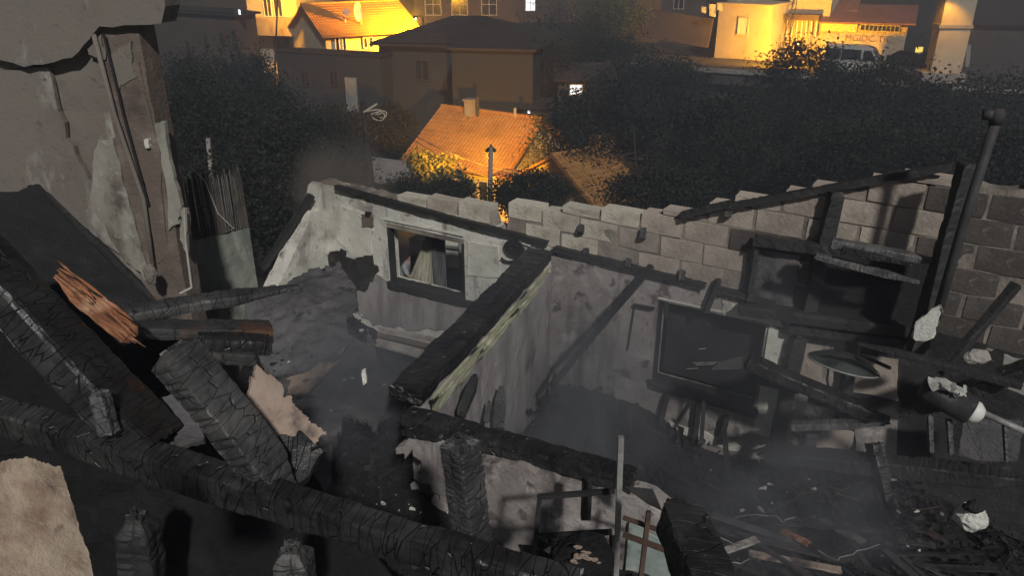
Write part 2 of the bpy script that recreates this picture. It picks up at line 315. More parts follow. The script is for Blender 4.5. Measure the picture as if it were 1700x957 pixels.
def beam_mesh(L, w, h, res=.02, depth=.008, pitch=.05, seed=0, warp=.01, taper=(.0, .0), jag=.03, cols=2, side=None, endboost=0., gw=.16):
    """charred timber along +x with alligator cracks cut in: returns local verts, faces"""
    rs = np.random.RandomState(seed); nx = max(6, int(L / res)); ny = max(2, int(w / res)); nz = max(2, int(h / res)); xs = np.linspace(0, L, nx + 1)
    ring = []; nrm = []; fa = []
    for k in range(ny): ring.append((-w / 2 + w * k / ny, -h / 2)); nrm.append((0, -1)); fa.append((0, -w / 2 + w * k / ny))
    for k in range(nz): ring.append((w / 2, -h / 2 + h * k / nz)); nrm.append((1, 0)); fa.append((1, -h / 2 + h * k / nz))
    for k in range(ny): ring.append((w / 2 - w * k / ny, h / 2)); nrm.append((0, 1)); fa.append((2, w / 2 - w * k / ny))
    for k in range(nz): ring.append((-w / 2, h / 2 - h * k / nz)); nrm.append((-1, 0)); fa.append((3, h / 2 - h * k / nz))
    ring = np.array(ring); m = len(ring); nrm = np.array(nrm, float)
    cor = np.array([(abs(abs(r[0]) - w / 2) < 1e-6) and (abs(abs(r[1]) - h / 2) < 1e-6) for r in ring])
    cr = {}
    for f in range(4):
        for c in range(cols):
            p = [0.0]
            while p[-1] < L: p.append(p[-1] + pitch * rs.uniform(.4, 1.9))
            cr[f, c] = np.array(p)
    V = np.zeros((nx + 1, m, 3))
    for k in range(m):
        f, a = fa[k]; ext = w if f in (0, 2) else h
        c = min(cols - 1, int((a / ext + .5) * cols)); pts = cr[f, c]
        xx = xs + .004 * np.sin(a * 25 + f) ; dx = np.min(np.abs(xx[:, None] - pts[None, :]), axis=1)
        edge = min(abs(a / ext + .5 - q / cols) * ext for q in range(1, cols)) if cols > 1 else 1.
        dl = np.full(nx + 1, depth if (side is None or f in (0, 2)) else side) * (.35 + .9 * np.clip(vnoise(np.c_[xs, 0 * xs, 0 * xs + f * 5.], 2.2, seed + 8, 2) + .45, 0, 1)) + endboost * np.clip((xs - L * .72) / (L * .12), 0, 1)
        dd = dl * (1 - np.exp(-(dx / (pitch * gw)) ** 2)) * (1 - .7 * math.exp(-(edge / .012) ** 2)) - dl
        V[:, k, 0] = xs; V[:, k, 1] = ring[k, 0] + nrm[k, 0] * dd; V[:, k, 2] = ring[k, 1] + nrm[k, 1] * dd
    for k in range(m):
        kd = min(abs(k - c_) if abs(k - c_) < m / 2 else m - abs(k - c_) for c_ in np.nonzero(cor)[0])
        if kd <= 1:
            bite = np.clip(vnoise(np.c_[xs, np.full(nx + 1, k * 3.3 * (kd == 0)), np.full(nx + 1, float(seed))], 7, seed + 2, 3) - .02, 0, 1) * (.24 if kd == 0 else .08)
            g = (.965 if kd == 0 else 1.0) - bite; V[:, k, 1] *= g; V[:, k, 2] *= g
    fl = V.reshape(-1, 3); q = fl + seed * 7.1
    big = vnoise(q, 3.0, seed, 2); fl[:, 1] *= 1 + .09 * big; fl[:, 2] *= 1 + .09 * vnoise(q + 31, 3.0, seed, 2)
    fl[:, 1] += warp * vnoise(np.c_[fl[:, 0], 0 * fl[:, 0], 0 * fl[:, 0]] + seed, 1.1, seed + 3, 2)
    fl += .004 * np.c_[vnoise(q, 25, seed + 5, 2), vnoise(q, 25, seed + 6, 2), vnoise(q, 25, seed + 7, 2)] * min(1, w / .1)
    V = fl.reshape(nx + 1, m, 3)
    for e, s in ((0, taper[0]), (1, taper[1])):
        if s > 0:
            dist = xs if e == 0 else L - xs; g = np.clip(dist / s, .35, 1) ** .7
            V[:, :, 1] *= g[:, None]; V[:, :, 2] *= g[:, None]
    for i0, sg in ((0, 1), (nx, -1)):
        V[i0, :, 0] += sg * jag * np.abs(rs.normal(0, 1, m)) * .5
    F = [(i * m + k, (i + 1) * m + k, (i + 1) * m + (k + 1) % m, i * m + (k + 1) % m) for i in range(nx) for k in range(m)]
    vs = [V.reshape(-1, 3)]; base_i = len(vs[0])
    for i0, sg in ((0, 1), (nx, -1)):
        cen = V[i0].mean(0); prev = [i0 * m + k for k in range(m)]
        for sc_ in (.78, .55, .3):
            rr = cen + (V[i0] - cen) * sc_; rr[:, 0] = cen[0] + (V[i0][:, 0] - cen[0]) * sc_ + rs.uniform(-1, 1, m) * .004 - sg * .008 * (1 - sc_)
            cur = [base_i + k for k in range(m)]; base_i += m; vs.append(rr)
            F += [((prev[k], prev[(k + 1) % m], cur[(k + 1) % m], cur[k]) if sg < 0 else (prev[k], cur[k], cur[(k + 1) % m], prev[(k + 1) % m])) for k in range(m)]; prev = cur
        F.append(tuple(prev) if sg < 0 else tuple(reversed(prev)))
    vs = np.vstack(vs)
    return vs, F
def beam(name, label, cat, p0, p1, w, h, mat, group=None, parent=None, up=Vector((0, 0, 1)), roll=0, **kw):
    p0 = Vector(p0); p1 = Vector(p1); x = p1 - p0; L = x.length; x.normalize()
    if abs(x.dot(up)) > .93: up = Vector((0, 1, 0))
    y = up.cross(x).normalized(); z = x.cross(y)
    if roll: q = Matrix.Rotation(roll, 3, x); y = q @ y; z = q @ z
    vs, F = beam_mesh(L, w, h, **kw)
    me = bpy.data.meshes.new(name); me.from_pydata(vs.tolist(), [], F); me.materials.append(mat); me.update()
    o = bpy.data.objects.new(name, me); col.objects.link(o)
    m = Matrix((x, y, z)).transposed().to_4x4(); base = p0.copy()
    if parent is not None: o.parent = parent; base = p0 - Vector(ORG[parent.name])
    m.translation = base; o.matrix_basis = m; ORG[o.name] = np.array(p0)
    if label: tag(o, label, cat, group)
    return o
def sheet(name, corners, mat, thick, nx=24, ny=24, rough=.03, seed=1, parent=None, jag=0., holes=None, smooth=False):
    """uneven sheet over four corners (a b c d round), thickness along its normal"""
    a, b, c, d = [np.array(p) for p in corners]; rs = np.random.RandomState(seed)
    nrm = np.cross(b - a, d - a); nrm /= np.linalg.norm(nrm); V = []
    EN = {k: vnoise(np.c_[np.arange(61) / 60 * 3.1 + k * 9, np.full(61, seed), np.zeros(61)], 1, seed, 4) * 1.7 + rs.uniform(-.12, .12, 61) for k in (1, 2, 3, 4)}
    for i in range(nx + 1):
        for j in range(ny + 1):
            u, v = i / nx, j / ny
            e = lambda q, k: EN[k][int(round(q * 60))] * jag
            u2 = u + (1 - u) * e(v, 1) + u * e(v, 2) if jag else u
            v2 = v + (1 - v) * e(u, 3) + v * e(u, 4) if jag else v
            V.append((1 - u2) * (1 - v2) * a + u2 * (1 - v2) * b + u2 * v2 * c + (1 - u2) * v2 * d)
    V = np.array(V); V = V + nrm * (vnoise(V, 1.6, seed, 2) * rough + vnoise(V, 9, seed + 4, 2) * rough * .25)[:, None]
    N = len(V); idx = lambda i, j: i * (ny + 1) + j; F = []
    keep = np.ones((nx, ny), bool)
    if holes is not None:
        for i in range(nx):
            for j in range(ny): keep[i, j] = not holes((i + .5) / nx, (j + .5) / ny)
    for i in range(nx):
        for j in range(ny):
            if not keep[i, j]: continue
            p = [idx(i, j), idx(i + 1, j), idx(i + 1, j + 1), idx(i, j + 1)]; F.append(tuple(p)); F.append(tuple(q + N for q in reversed(p)))
            for e, (ni, nj) in enumerate(((i, j - 1), (i + 1, j), (i, j + 1), (i - 1, j))):
                if not (0 <= ni < nx and 0 <= nj < ny) or not keep[ni, nj]:
                    x0, x1 = p[e], p[(e + 1) % 4]; F.append((x1, x0, x0 + N, x1 + N))
    return mesh_link(name, np.vstack([V, V - nrm * thick]), F, mat, parent, smooth=smooth)

# ------------------------------------------------------------------ the setting: hillside, street
YK = [-60, 9.5, 12, 21, 27, 34, 42, 55, 66, 78, 92, 120, 170]
ZK = [-3.6, -3.6, -3.8, -3.9, -7.4, -9.6, -10.4, -9.2, -7.2, -5.4, -3.2, 1.5, 6]
def ground_z(x, y): return float(np.interp(y, YK, ZK))
def build_ground():
    xs = np.concatenate([np.linspace(-130, -45, 12), np.linspace(-42, 42, 85), np.linspace(45, 130, 12)])
    ys = np.concatenate([np.linspace(-40, 5, 12), np.linspace(6, 95, 110), np.linspace(98, 170, 30)])
    X, Y = np.meshgrid(xs, ys, indexing='ij'); Z = np.interp(Y, YK, ZK)
    p = np.c_[X.ravel(), Y.ravel(), np.zeros(X.size)]; amp = np.where(p[:, 1] > 22, .35, .06)
    z = Z.ravel() + vnoise(p, .25, 3, 3) * amp; ny = len(ys)
    F = [(i * ny + j, (i + 1) * ny + j, (i + 1) * ny + j + 1, i * ny + j + 1) for i in range(len(xs) - 1) for j in range(ny - 1)]
    o = mesh_link('ground', np.c_[p[:, :2], z], F, M['ground'], origin=(0, 0, 0), smooth=True); kind(o, 'structure')
build_ground()

# ------------------------------------------------------------------ the burnt house
house = thing('burnt_house', 'roofless burnt house with sooty plastered rooms and a concrete block gable', 'house', tuple(WC * 1 + Vector((0, 0, -WC.z))))
def wpt(s, z, off=0): return WC + WU * s + WN * off + Vector((0, 0, z - WC.z))
s_l = sz(PB(538, 350))[0]; s_r = 4.75
lw = [sz(PB(x, y)) for x, y in ((640, 370), (770, 395), (770, 500), (645, 462))]
rw = [sz(PB(x, y)) for x, y in ((1092, 503), (1272, 540), (1242, 668), (1078, 628))]
r3 = [sz(PB(x, y)) for x, y in ((1345, 420), (1535, 450), (1500, 560), (1330, 545))]
LW = (lw[0][0], lw[1][0], lw[2][1], lw[0][1]); RW = (rw[0][0], rw[1][0], rw[3][1] - .02, rw[1][1]); R3 = (r3[0][0], r3[1][0], r3[3][1], r3[0][1])
plate_z = lambda s: float(np.interp(s, [s_l, -1.0, 0, 1.2, 5], [2.42, 2.36, 2.22, 2.16, 2.14]))
base = Vector((WC.x, WC.y, 0)) + WU * s_l
sh = lambda o: (o[0] - s_l, o[1] - s_l, o[2], o[3])
# lower plastered wall: left room (pale) and right room (smoke brown) are two stretches of one wall
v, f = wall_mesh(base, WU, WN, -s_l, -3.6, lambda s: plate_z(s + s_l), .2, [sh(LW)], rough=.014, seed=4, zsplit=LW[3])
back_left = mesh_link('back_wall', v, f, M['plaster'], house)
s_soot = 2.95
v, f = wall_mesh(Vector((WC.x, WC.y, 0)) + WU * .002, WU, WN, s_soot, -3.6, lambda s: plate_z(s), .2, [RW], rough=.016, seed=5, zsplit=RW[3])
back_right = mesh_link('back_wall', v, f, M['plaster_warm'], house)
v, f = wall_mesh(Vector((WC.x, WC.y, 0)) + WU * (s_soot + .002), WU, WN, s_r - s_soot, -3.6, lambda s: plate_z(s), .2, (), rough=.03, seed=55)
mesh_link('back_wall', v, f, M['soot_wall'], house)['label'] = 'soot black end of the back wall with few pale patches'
back_left['label'] = 'pale sooty plaster wall with a window hole to the courtyard'
back_right['label'] = 'smoke brown plaster wall with a boarded dark window'
# block gable above the plate: core of mortar and every block its own piece
topk = [(545, 338), (620, 325), (700, 326), (815, 334), (845, 338), (975, 345), (1060, 352), (1180, 348), (1300, 322), (1420, 303), (1500, 296), (1590, 288), (1700, 300)]
tk = [sz(PB(x, y, -.02)) for x, y in topk]
gtop = lambda s: float(np.interp(s, [k[0] for k in tk], [k[1] for k in tk]))
gap = (sz(PB(814, 360))[0], sz(PB(846, 365))[0])
def gtop_core(s): return plate_z(s) + .012 if gap[0] < s < gap[1] else max(plate_z(s) + .03, gtop(s) - .06)
v, f = wall_mesh(base, WU, WN, s_r - s_l, 2.05, lambda s: gtop_core(s + s_l), .16, (), cell=.07, rough=.004, seed=6, zsplit=2.09, jag=.03)
v = v - np.array(WN) * .006
gable = mesh_link('gable_wall', v, f, M['mortar'], house)
def block_mesh(name, w, h, d, seed):
    rs = np.random.RandomState(seed); bm = bmesh.new(); bmesh.ops.create_cube(bm, size=1)
    bmesh.ops.subdivide_edges(bm, edges=bm.edges[:], cuts=1, use_grid_fill=True)
    for q in bm.verts:
        q.co = Vector((q.co.x * w, q.co.y * d, q.co.z * h)) + Vector(rs.uniform(-1, 1, 3) * np.array([.005, .003, .005]))
        if abs(q.co.x) > w * .4 and abs(q.co.z) > h * .4: q.co.x *= rs.uniform(.97, 1.0); q.co.z *= rs.uniform(.95, 1.0)
    me = bpy.data.meshes.new(name); bm.to_mesh(me); bm.free(); return me
BL = {}
for mk in ('block', 'block_pale', 'block_soot'):
    for k in range(4):
        for frac in (1, .5): 
            me = block_mesh('block', .395 * frac, .185, .17, k); me.materials.append(M[mk]); BL[mk, k, frac] = me
rb = random.Random(11); course = .2
horg = Vector(ORG[house.name])
for row in range(8):
    zc = 2.30 + row * course; s = s_l + (row % 2) * .2 + .1
    while s < s_r:
        frac = 1; L = .41
        zz = zc + (plate_z(s) - 2.2) * .9
        hcut = min(1., (gtop(s) + rb.uniform(-.025, .012) - (zz - .093)) / .186); ok = zz - .09 > plate_z(s) - .16 and hcut > .25 and not (gap[0] - .12 < s < gap[1] + .12)
        if ok and rb.random() > .03:
            pale = (s < .75 and rb.random() < .85 and s > gap[0] - 1.2) 
            o = bpy.data.objects.new('block', BL['block_pale' if pale else 'block_soot' if (s > 3.2 or (s > 1.9 and zz < 2.75)) else 'block', rb.randrange(4), frac]); col.objects.link(o)
            o.parent = gable; p = wpt(s, zz - .093 * (1 - hcut), -.085 + rb.uniform(-.003, .004)); o.location = p - horg; o.scale = (rb.uniform(.96, 1.0), 1, hcut)
            o.rotation_euler = (rb.uniform(-.02, .02), rb.uniform(-.02, .02), -WA + rb.uniform(-.025, .025))
        s += L
# wall plate and rafters' seat (charred timbers fixed to the walls)
def hb(p0, p1, w, h, mat=M['char_far'], nm='wall_plate', **k):
    kk = dict(res=.03, depth=.006, pitch=.06); kk.update(k); return beam(nm, None, None, p0, p1, w, h, mat, parent=house, **kk)
hb(wpt(s_l + .25, plate_z(s_l) + .01, .03), wpt(-.02, 2.27, .03), .07, .055, seed=3)
hb(wpt(.05, 2.24, .03), wpt(1.6, 2.18, .03), .08, .05, seed=4)
hb(wpt(1.66, 2.18, .03), wpt(2.25, 2.16, .03), .08, .05, seed=7)
# roof batten along the gable rake
hb(wpt(1.35, gtop(1.35) - .02, .03), wpt(3.3, gtop(3.3) + .07, .03), .08, .06, nm='rake_board', seed=5)
hb(PB(1130, 358, .06), PB(1215, 338, .06), .06, .07, nm='rake_board', seed=6)
# stub studs sticking out of the blocks
for k, (x, y0, y1) in enumerate(((1212, 340, 362), (1070, 378, 398), (966, 372, 388), (1135, 448, 468), (975, 412, 425), (1044, 428, 446))):
    hb(PB(x, y0, .0), PB(x - 3, y1, .06), .06, .06, nm='stud_stub', seed=20 + k, jag=.02)

# window frames
def window(parent, o, mat, glass=None, depth=.09, fw=.055, name='window', mull=()):
    w = bpy.data.objects.new(name, None); col.objects.link(w); w.parent = parent; ORG[w.name] = ORG[parent.name]
    for (a, b, c, d) in ((o[0], o[0] + fw, o[2], o[3]), (o[1] - fw, o[1], o[2], o[3]), (o[0] + fw, o[1] - fw, o[3] - fw, o[3]), (o[0] + fw, o[1] - fw, o[2], o[2] + fw)):
        m = MB(); m.obox(wpt((a + b) / 2, (c + d) / 2, -.06), WU * (b - a) / 2, WN * depth / 2, Vector((0, 0, (d - c) / 2))); m.build('frame_bar', mat, w)
    for q in mull:
        m = MB(); m.obox(wpt(q, (o[2] + o[3]) / 2, -.06), WU * .025, WN * .03, Vector((0, 0, (o[3] - o[2]) / 2 - fw))); m.build('mullion', mat, w)
    return w
M['burnt_frame'] = char_mat('burnt_window_frame', cscale=14, stretch=(1, 1, 1), mid=.022, ash=.04, strength=.3)
w1 = window(house, (LW[0] - .01, LW[1] + .01, LW[2] - .03, LW[3] + .01), M['burnt_frame'], fw=.04)
w2 = window(house, (RW[0] - .01, RW[1] + .01, RW[2] - .02, RW[3] + .01), M['burnt_frame'], fw=.03)
# sills and lintels
hb(wpt(LW[0] - .02, LW[2] - .03, -.05), wpt(LW[1] + .40, LW[2] - .01, -.05), .2, .08, nm='sill', seed=8)
hb(wpt(RW[0] - .03, RW[2] - .03, -.05), wpt(RW[1] + .05, RW[2] - .02, -.05), .21, .09, nm='sill', seed=9)
m = MB(); m.bar(wpt(LW[0], LW[3] + .05, .015), wpt(LW[1], LW[3] + .055, .015), .012, .022); m.build('lintel_edge', M['plaster_pale'], house)
m = MB(); m.bar(wpt(RW[0], RW[3] + .03, .012), wpt(RW[1], RW[3] + .035, .012), .012, .018); m.build('lintel_edge', M['plaster_pale'], house)
# boards closing the right window from behind, louvre slats low down
nb = 9
for k in range(nb):
    z = RW[2] + .06 + (RW[3] - RW[2] - .1) * (k + .5) / nb
    m = MB(); m.obox(wpt((RW[0] + RW[1]) / 2, z, -.15 - .006 * (k % 2)), WU * ((RW[1] - RW[0]) / 2 - .06), WN * .008, Vector((0, 0, (RW[3] - RW[2]) / nb / 2 - .006)))
    m.build('board', M['soot'], w2)
for k, (x0, x1, y) in enumerate(((1160, 1172, 580), (1150, 1190, 603), (1155, 1186, 606), (1140, 1158, 613))):
    m = MB(); m.bar(PB(x0, y, -.12), PB(x1, y - 1, -.12), .006, .004); m.build('shard', M['flake'], w2)
m = MB(); m.prism([PB(x, y, -.11) for x, y in ((1192, 602), (1233, 592), (1232, 614), (1180, 615))], -WN * .01); m.build('board_scrap', M['slab'], w2)
# bare white jamb at the window's right
v, f = wall_mesh(wpt(RW[1] + .03, 0, .012), WU, WN, .17, RW[2] - .25, lambda s: RW[3] + .02 - s * .3, .03, (), cell=.03, rough=.02, seed=12, jag=.03)
mesh_link('jamb_render', v, f, M['plaster_pale'], house)
# plaster patches standing proud on the walls (pieces of older coats)
def patch(pix, off, mat, name='plaster_patch', parent=house, plane=PB, thick=.012, seed=0, jit=.02, nrm=None):
    pts = []; rs = random.Random(seed)
    for i, (x, y) in enumerate(pix):
        x2, y2 = pix[(i + 1) % len(pix)]
        for k in range(5):
            t = k / 5; pts.append(plane(x + (x2 - x) * t + rs.uniform(-1, 1) * jit * 90, y + (y2 - y) * t + rs.uniform(-1, 1) * jit * 90, off))
    m = MB(); m.prism(pts, -(nrm or WN) * (thick + .02)); return m.build(name, mat, parent)
patch([(556, 340), (600, 352), (618, 372), (616, 432), (590, 430), (560, 400)], .013, M['plaster_pale'], seed=1)
patch([(556, 446), (605, 440), (645, 474), (700, 492), (768, 512), (800, 505), (770, 548), (690, 548), (620, 540), (570, 500)], .017, M['plaster_part'], seed=31, jit=.05)
patch([(536, 424), (560, 415), (588, 432), (618, 428), (628, 452), (606, 484), (570, 492), (540, 470)], .024, M['soot_wall'], name='soot_crust', seed=32, jit=.05)
patch([(600, 356), (618, 358), (617, 378), (601, 376)], .028, M['plaster_brown'], seed=21, jit=.012)
patch([(606, 352), (614, 354), (613, 361), (606, 360)], .034, M['soot'], name='hole_shade_patch', seed=22, jit=.008)  # flat black patch; the shade of a hole is its colour
patch([(776, 402), (826, 410), (830, 462), (776, 458)], .014, M['plaster_pale'], seed=2, jit=.008)
patch([(1200, 500), (1290, 520), (1300, 545), (1200, 522)], .016, M['plaster_pale'], seed=3)
patch([(1105, 702), (1160, 716), (1230, 742), (1225, 752), (1140, 728), (1100, 716)], .016, M['plaster_pale'], seed=4)
patch([(1380, 580), (1490, 600), (1490, 668), (1375, 640)], .018, M['block'], name='bare_block_patch', seed=5)
patch([(1300, 570), (1370, 585), (1360, 640), (1295, 620)], .018, M['block'], name='bare_block_patch', seed=6)
patch([(1290, 690), (1420, 720), (1400, 790), (1285, 760)], .018, M['block'], name='bare_block_patch', seed=7)
patch([(1420, 700), (1490, 700), (1490, 800), (1420, 790)], .018, M['plaster_warm'], seed=8)
# dark panels painting in the shade of the gable's burnt hole, and its posts
patch([(1240, 412), (1330, 425), (1310, 520), (1232, 505)], .034, M['slab'], name='hole_shade_panel', seed=9, jit=.008)
patch([(1348, 402), (1572, 432), (1512, 560), (1335, 535)], .038, M['soot'], name='hole_shade_panel', seed=10, jit=.01)
for k, (x0, y0, x1, y1, w) in enumerate(((1392, 318, 1330, 560, .12), (1328, 560, 1290, 735, .12), (1420, 560, 1396, 700, .09), (1258, 395, 1240, 500, .05))):
    hb(PB(x0, y0, .07), PB(x1, y1, .07), w, .08, nm='stud', seed=30 + k, warp=.02)
hb(PB(1226, 512, .1), PB(1540, 552, .12), .13, .1, nm='rail', seed=40)
hb(PB(1310, 545, .09), PB(1520, 572, .09), .08, .08, nm='rail', seed=41)
hb(PB(1252, 398, .1), PB(1395, 418, .1), .09, .09, nm='rail', seed=42)
hb(PB(1256, 628, .1), PB(1330, 646, .1), .1, .08, nm='rail', seed=43)
for k, (x0, y0, x1, y1) in enumerate(((1195, 462, 1172, 520), (1161, 668, 1152, 735), (1206, 690, 1196, 738), (1107, 655, 1094, 712))):
    hb(PB(x0, y0, .05), PB(x1, y1, .07), .055, .05, nm='stud', seed=50 + k)
m = MB(); m.bar(PB(1054, 505, .02), PB(1042, 582, .02), .012, .012); m.build('conduit', M['steel_black'], house)
m = MB(); m.bar(PB(1052, 507, .03), PB(1086, 513, .03), .03, .025); m.build('conduit', M['steel_black'], house)
# flue collar on the left room wall
m = MB(); c = PB(854, 412, .05)
for a in range(18):
    p = [c + (WU * math.cos(t) * .09 + Vector((0, 0, math.sin(t) * .055))) for t in (a * math.pi / 9, (a + 1) * math.pi / 9)]
    m.bar(p[0], p[1], .06, .03, WN)
m.obox(c - WN * .02, WU * .08, WN * .02, Vector((0, 0, .045))); m.build('flue_collar', M['soot'], house)
m = MB(); m.tube([PB(832 + 4 * k, 425 + (10 - (k - 3.5) ** 2 * .5), .04) for k in range(9)], .012, 6); m.build('cable', M['soot'], house)
m = MB(); m.prism([PB(x, y, .03) for x, y in ((862, 396), (882, 402), (880, 410), (856, 402))], -WN * .02); m.build('plaster_patch', M['plaster_pale'], house)
# partition wall with its thick charred head beam and the peeling painted board
Q0 = PZ(917, 436, 2.2); Q1 = PZ(716, 664, 2.2); pu = (Q1 - Q0); pu.z = 0; PL = pu.length; pu.normalize(); pn = Vector((-pu.y, pu.x, 0))
if pn.x < 0: pn = -pn
def PP(x, y, off=0.):
    d = D(x, y); o = Q0 + pn * off; return CAM + d * ((o - CAM).dot(pn) / d.dot(pn))
v, f = wall_mesh(Vector((Q0.x, Q0.y, 0)) + pu * .02, pu, pn, PL, -.2, lambda s: 2.10, .16, (), rough=.016, seed=15, jag=.0)
part = mesh_link('partition_wall', v, [tuple(reversed(q)) for q in f], M['plaster_part'], house)
hb(Q0 - pn * .17 + Vector((0, 0, .02)) - pu * .12, Q1 - pn * .17 + Vector((0, 0, .02)) + pu * .05, .25, .12, nm='head_beam', mat=M['char'], seed=16, res=.02, pitch=.07, depth=.01)
bp0, bp1 = Q0 + pn * .03 + Vector((0, 0, .0)), Q1 + pn * .03
rs = np.random.RandomState(5)
for k, (a, b, zz, hh, of) in enumerate(((.03, .55, .005, .05, .02), (.12, .50, -.055, .06, .035), (.45, .80, .01, .06, .022), (.42, .74, -.045, .06, .04), (.70, 1.02, -.025, .15, .03))):
    p0 = Q0.lerp(Q1, a) + pn * of + Vector((0, 0, zz)); p1 = Q0.lerp(Q1, b) + pn * of + Vector((0, 0, zz))
    hb(p0, p1, .018, hh, nm='painted_board', mat=M['paint_board'], seed=70 + k, res=.015, depth=.003, pitch=.2, jag=.10, taper=(.25, .12 if k < 4 else 0), warp=.004)
patch([(770, 655), (792, 622), (770, 700), (758, 690)], .03, M['soot'], plane=PP, name='scorch_scrap', nrm=pn, seed=3, jit=.01)
for k, (x0, y0, x1, y1, w) in enumerate(((833, 640, 828, 715, .1), (792, 625, 765, 690, .07), (812, 665, 808, 705, .05), (922, 618, 912, 690, .06), (948, 622, 925, 700, .08))):
    hb(PP(x0, y0, .1), PP(x1, y1, .12), w, .06, nm='stud', seed=60 + k, taper=(.12, 0), jag=.05)
# front wall of the right room
G0 = PZ(655, 703, 2.2); G1 = PZ(1045, 812, 2.2); gu = G1 - G0; gu.z = 0; GL = gu.length; gu.normalize(); gn = Vector((gu.y, -gu.x, 0))
def PG(x, y, off=0.):
    d = D(x, y); o = G0 + gn * off; return CAM + d * ((o - CAM).dot(gn) / d.dot(gn))
v, f = wall_mesh(Vector((G0.x, G0.y, 0)), gu, gn, GL + .36, .2, lambda s: 2.12 + .03 * math.sin(s * 9) - (.10 if s < .12 else 0) - max(0, s - GL) * .2, .18, (), cell=.06, rough=.02, seed=17, jag=.03,
                endfn=lambda s, z: not (s < .30 - (z - 1.6) * .45 + .05 * math.sin(z * 30) and z < 2.0 and s < .3))
front = mesh_link('front_wall', v, f, M['plaster_warm'], house)
hb(G0 + gu * .02 + Vector((0, 0, .0)) - gn * .1, G1 - gn * .1 + Vector((0, 0, -.02)), .15, .10, nm='head_beam', mat=M['char'], seed=18, res=.022)
hb(PG(668, 717, .03), PG(735, 728, .04), .04, .05, nm='rail', mat=M['char'], seed=19)
v, f = wall_mesh(G0 + gu * (GL + .02) + gn * .03, gu, gn, .33, .9, lambda s: 1.98 - s * .2, .02, (), cell=.05, rough=.012, seed=19, jag=.05)
mesh_link('painted_panel', v, f, M['teal'], house)
# low white bench boards at the foot of the left room wall
for k, (y0, y1, h) in enumerate(((546, 563, .06), (556, 573, .05), (566, 584, .05), (572, 590, .03))):
    m = MB(); m.bar(PB(630 - 2 * k, y0, .30 + .05 * k), PB(722 - 8 * k, y1 + 2, .30 + .05 * k), .05, h * .8)
    tag(m.build('bench_board', M['white_wood'] if k != 1 else M['plaster_brown']), ('topmost white painted bench board under the left room window', 'scorched brown bench board second from the top in the left room', 'white bench board third from the top in the left room', 'thin white bench board lowest of four in the left room')[k], 'board', 'bench boards in the left room')
# short side wall of the left room, broken on a slope
sA = wpt(s_l, 0, .0)
sB = PZ(452, 440, 1.75); su = Vector((sB.x - sA.x, sB.y - sA.y, 0)); SL = su.length; su.normalize(); sn = Vector((-su.y, su.x, 0))
if sn.y > 0: sn = -sn
v, f = wall_mesh(Vector((sA.x, sA.y, 0)) - su * .1, su, sn, SL + .1, -.5, lambda s: float(np.interp(s, [0, .1, .22, .34, .42, SL + .1], [2.42, 2.38, 2.1, 2.16, 2.02, 1.42])), .2, (), cell=.05, rough=.012, seed=21, jag=.02)
mesh_link('side_wall', v, f if sn.dot(Vector((0, -1, 0))) > 0 else f, M['plaster'], house)
hb(wpt(s_l - .03, 2.32, .14), PZ(432, 452, 1.58) + Vector((.0, .04, 0)), .09, .06, nm='rake_board', seed=22)

# things standing in the courtyard behind, seen through the left window
def person():
    c = PY(664, 432, 18.6); gz = -3.9; x, y = c.x, c.y
    t = thing('person', 'person in a grey shirt bending forward, seen through the burnt window hole', 'person', (x, y, gz))
    def skin(nm, pts, edges, rad, mat):
        me = bpy.data.meshes.new(nm); me.from_pydata([(p[0], p[1], p[2]) for p in pts], edges, []); me.materials.append(mat)
        o = bpy.data.objects.new(nm, me); col.objects.link(o); o.parent = t
        sk = o.modifiers.new('skin', 'SKIN'); 
        for i, r in enumerate(rad): me.skin_vertices[0].data[i].radius = (r, r)
        me.skin_vertices[0].data[0].use_root = True
        ss = o.modifiers.new('sub', 'SUBSURF'); ss.levels = 2; ss.render_levels = 2
        o.modifiers['skin'].use_smooth_shade = True; return o
    pts = [(0, 0, .93), (.06, 0, 1.12), (.16, 0, 1.32), (.24, 0, 1.44), (.30, 0, 1.52), (.34, 0, 1.60), (.35, 0, 1.68),
           (.18, -.2, 1.38), (.30, -.26, 1.16), (.50, -.22, 1.08), (.56, -.2, 1.06), (.18, .2, 1.38), (.34, .24, 1.18), (.54, .18, 1.10), (.60, .17, 1.08),
           (0, -.11, .88), (.05, -.13, .48), (-.02, -.13, .08), (.12, -.14, .03), (0, .11, .88), (-.04, .13, .48), (-.1, .13, .08), (.04, .14, .03)]
    ed = [(0, 1), (1, 2), (2, 3), (3, 4), (4, 5), (5, 6), (2, 7), (7, 8), (8, 9), (9, 10), (2, 11), (11, 12), (12, 13), (13, 14), (0, 15), (15, 16), (16, 17), (17, 18), (0, 19), (19, 20), (20, 21), (21, 22)]
    rad = [.14, .13, .15, .08, .065, .095, .085, .06, .045, .037, .04, .06, .045, .037, .04, .085, .06, .045, .04, .085, .06, .045, .04]
    skin('body', pts, ed, rad, M['skin'])
    skin('shirt', [pts[i] for i in (0, 1, 2, 3, 7, 8, 11, 12)], [(0, 1), (1, 2), (2, 3), (2, 4), (4, 5), (2, 6), (6, 7)], [.165, .155, .18, .1, .085, .07, .085, .07], M['shirt'])
    skin('trousers', [pts[i] for i in (0, 15, 16, 17, 19, 20, 21)], [(0, 1), (1, 2), (2, 3), (0, 4), (4, 5), (5, 6)], [.155, .105, .08, .065, .105, .08, .065], M['trouser'])
    skin('hair', [(.31, 0, 1.62), (.335, 0, 1.68), (.35, 0, 1.72)], [(0, 1), (1, 2)], [.09, .105, .07], M['hair'])
    t.rotation_euler = (0, 0, R(-12)); t.scale = (.95,) * 3
person()
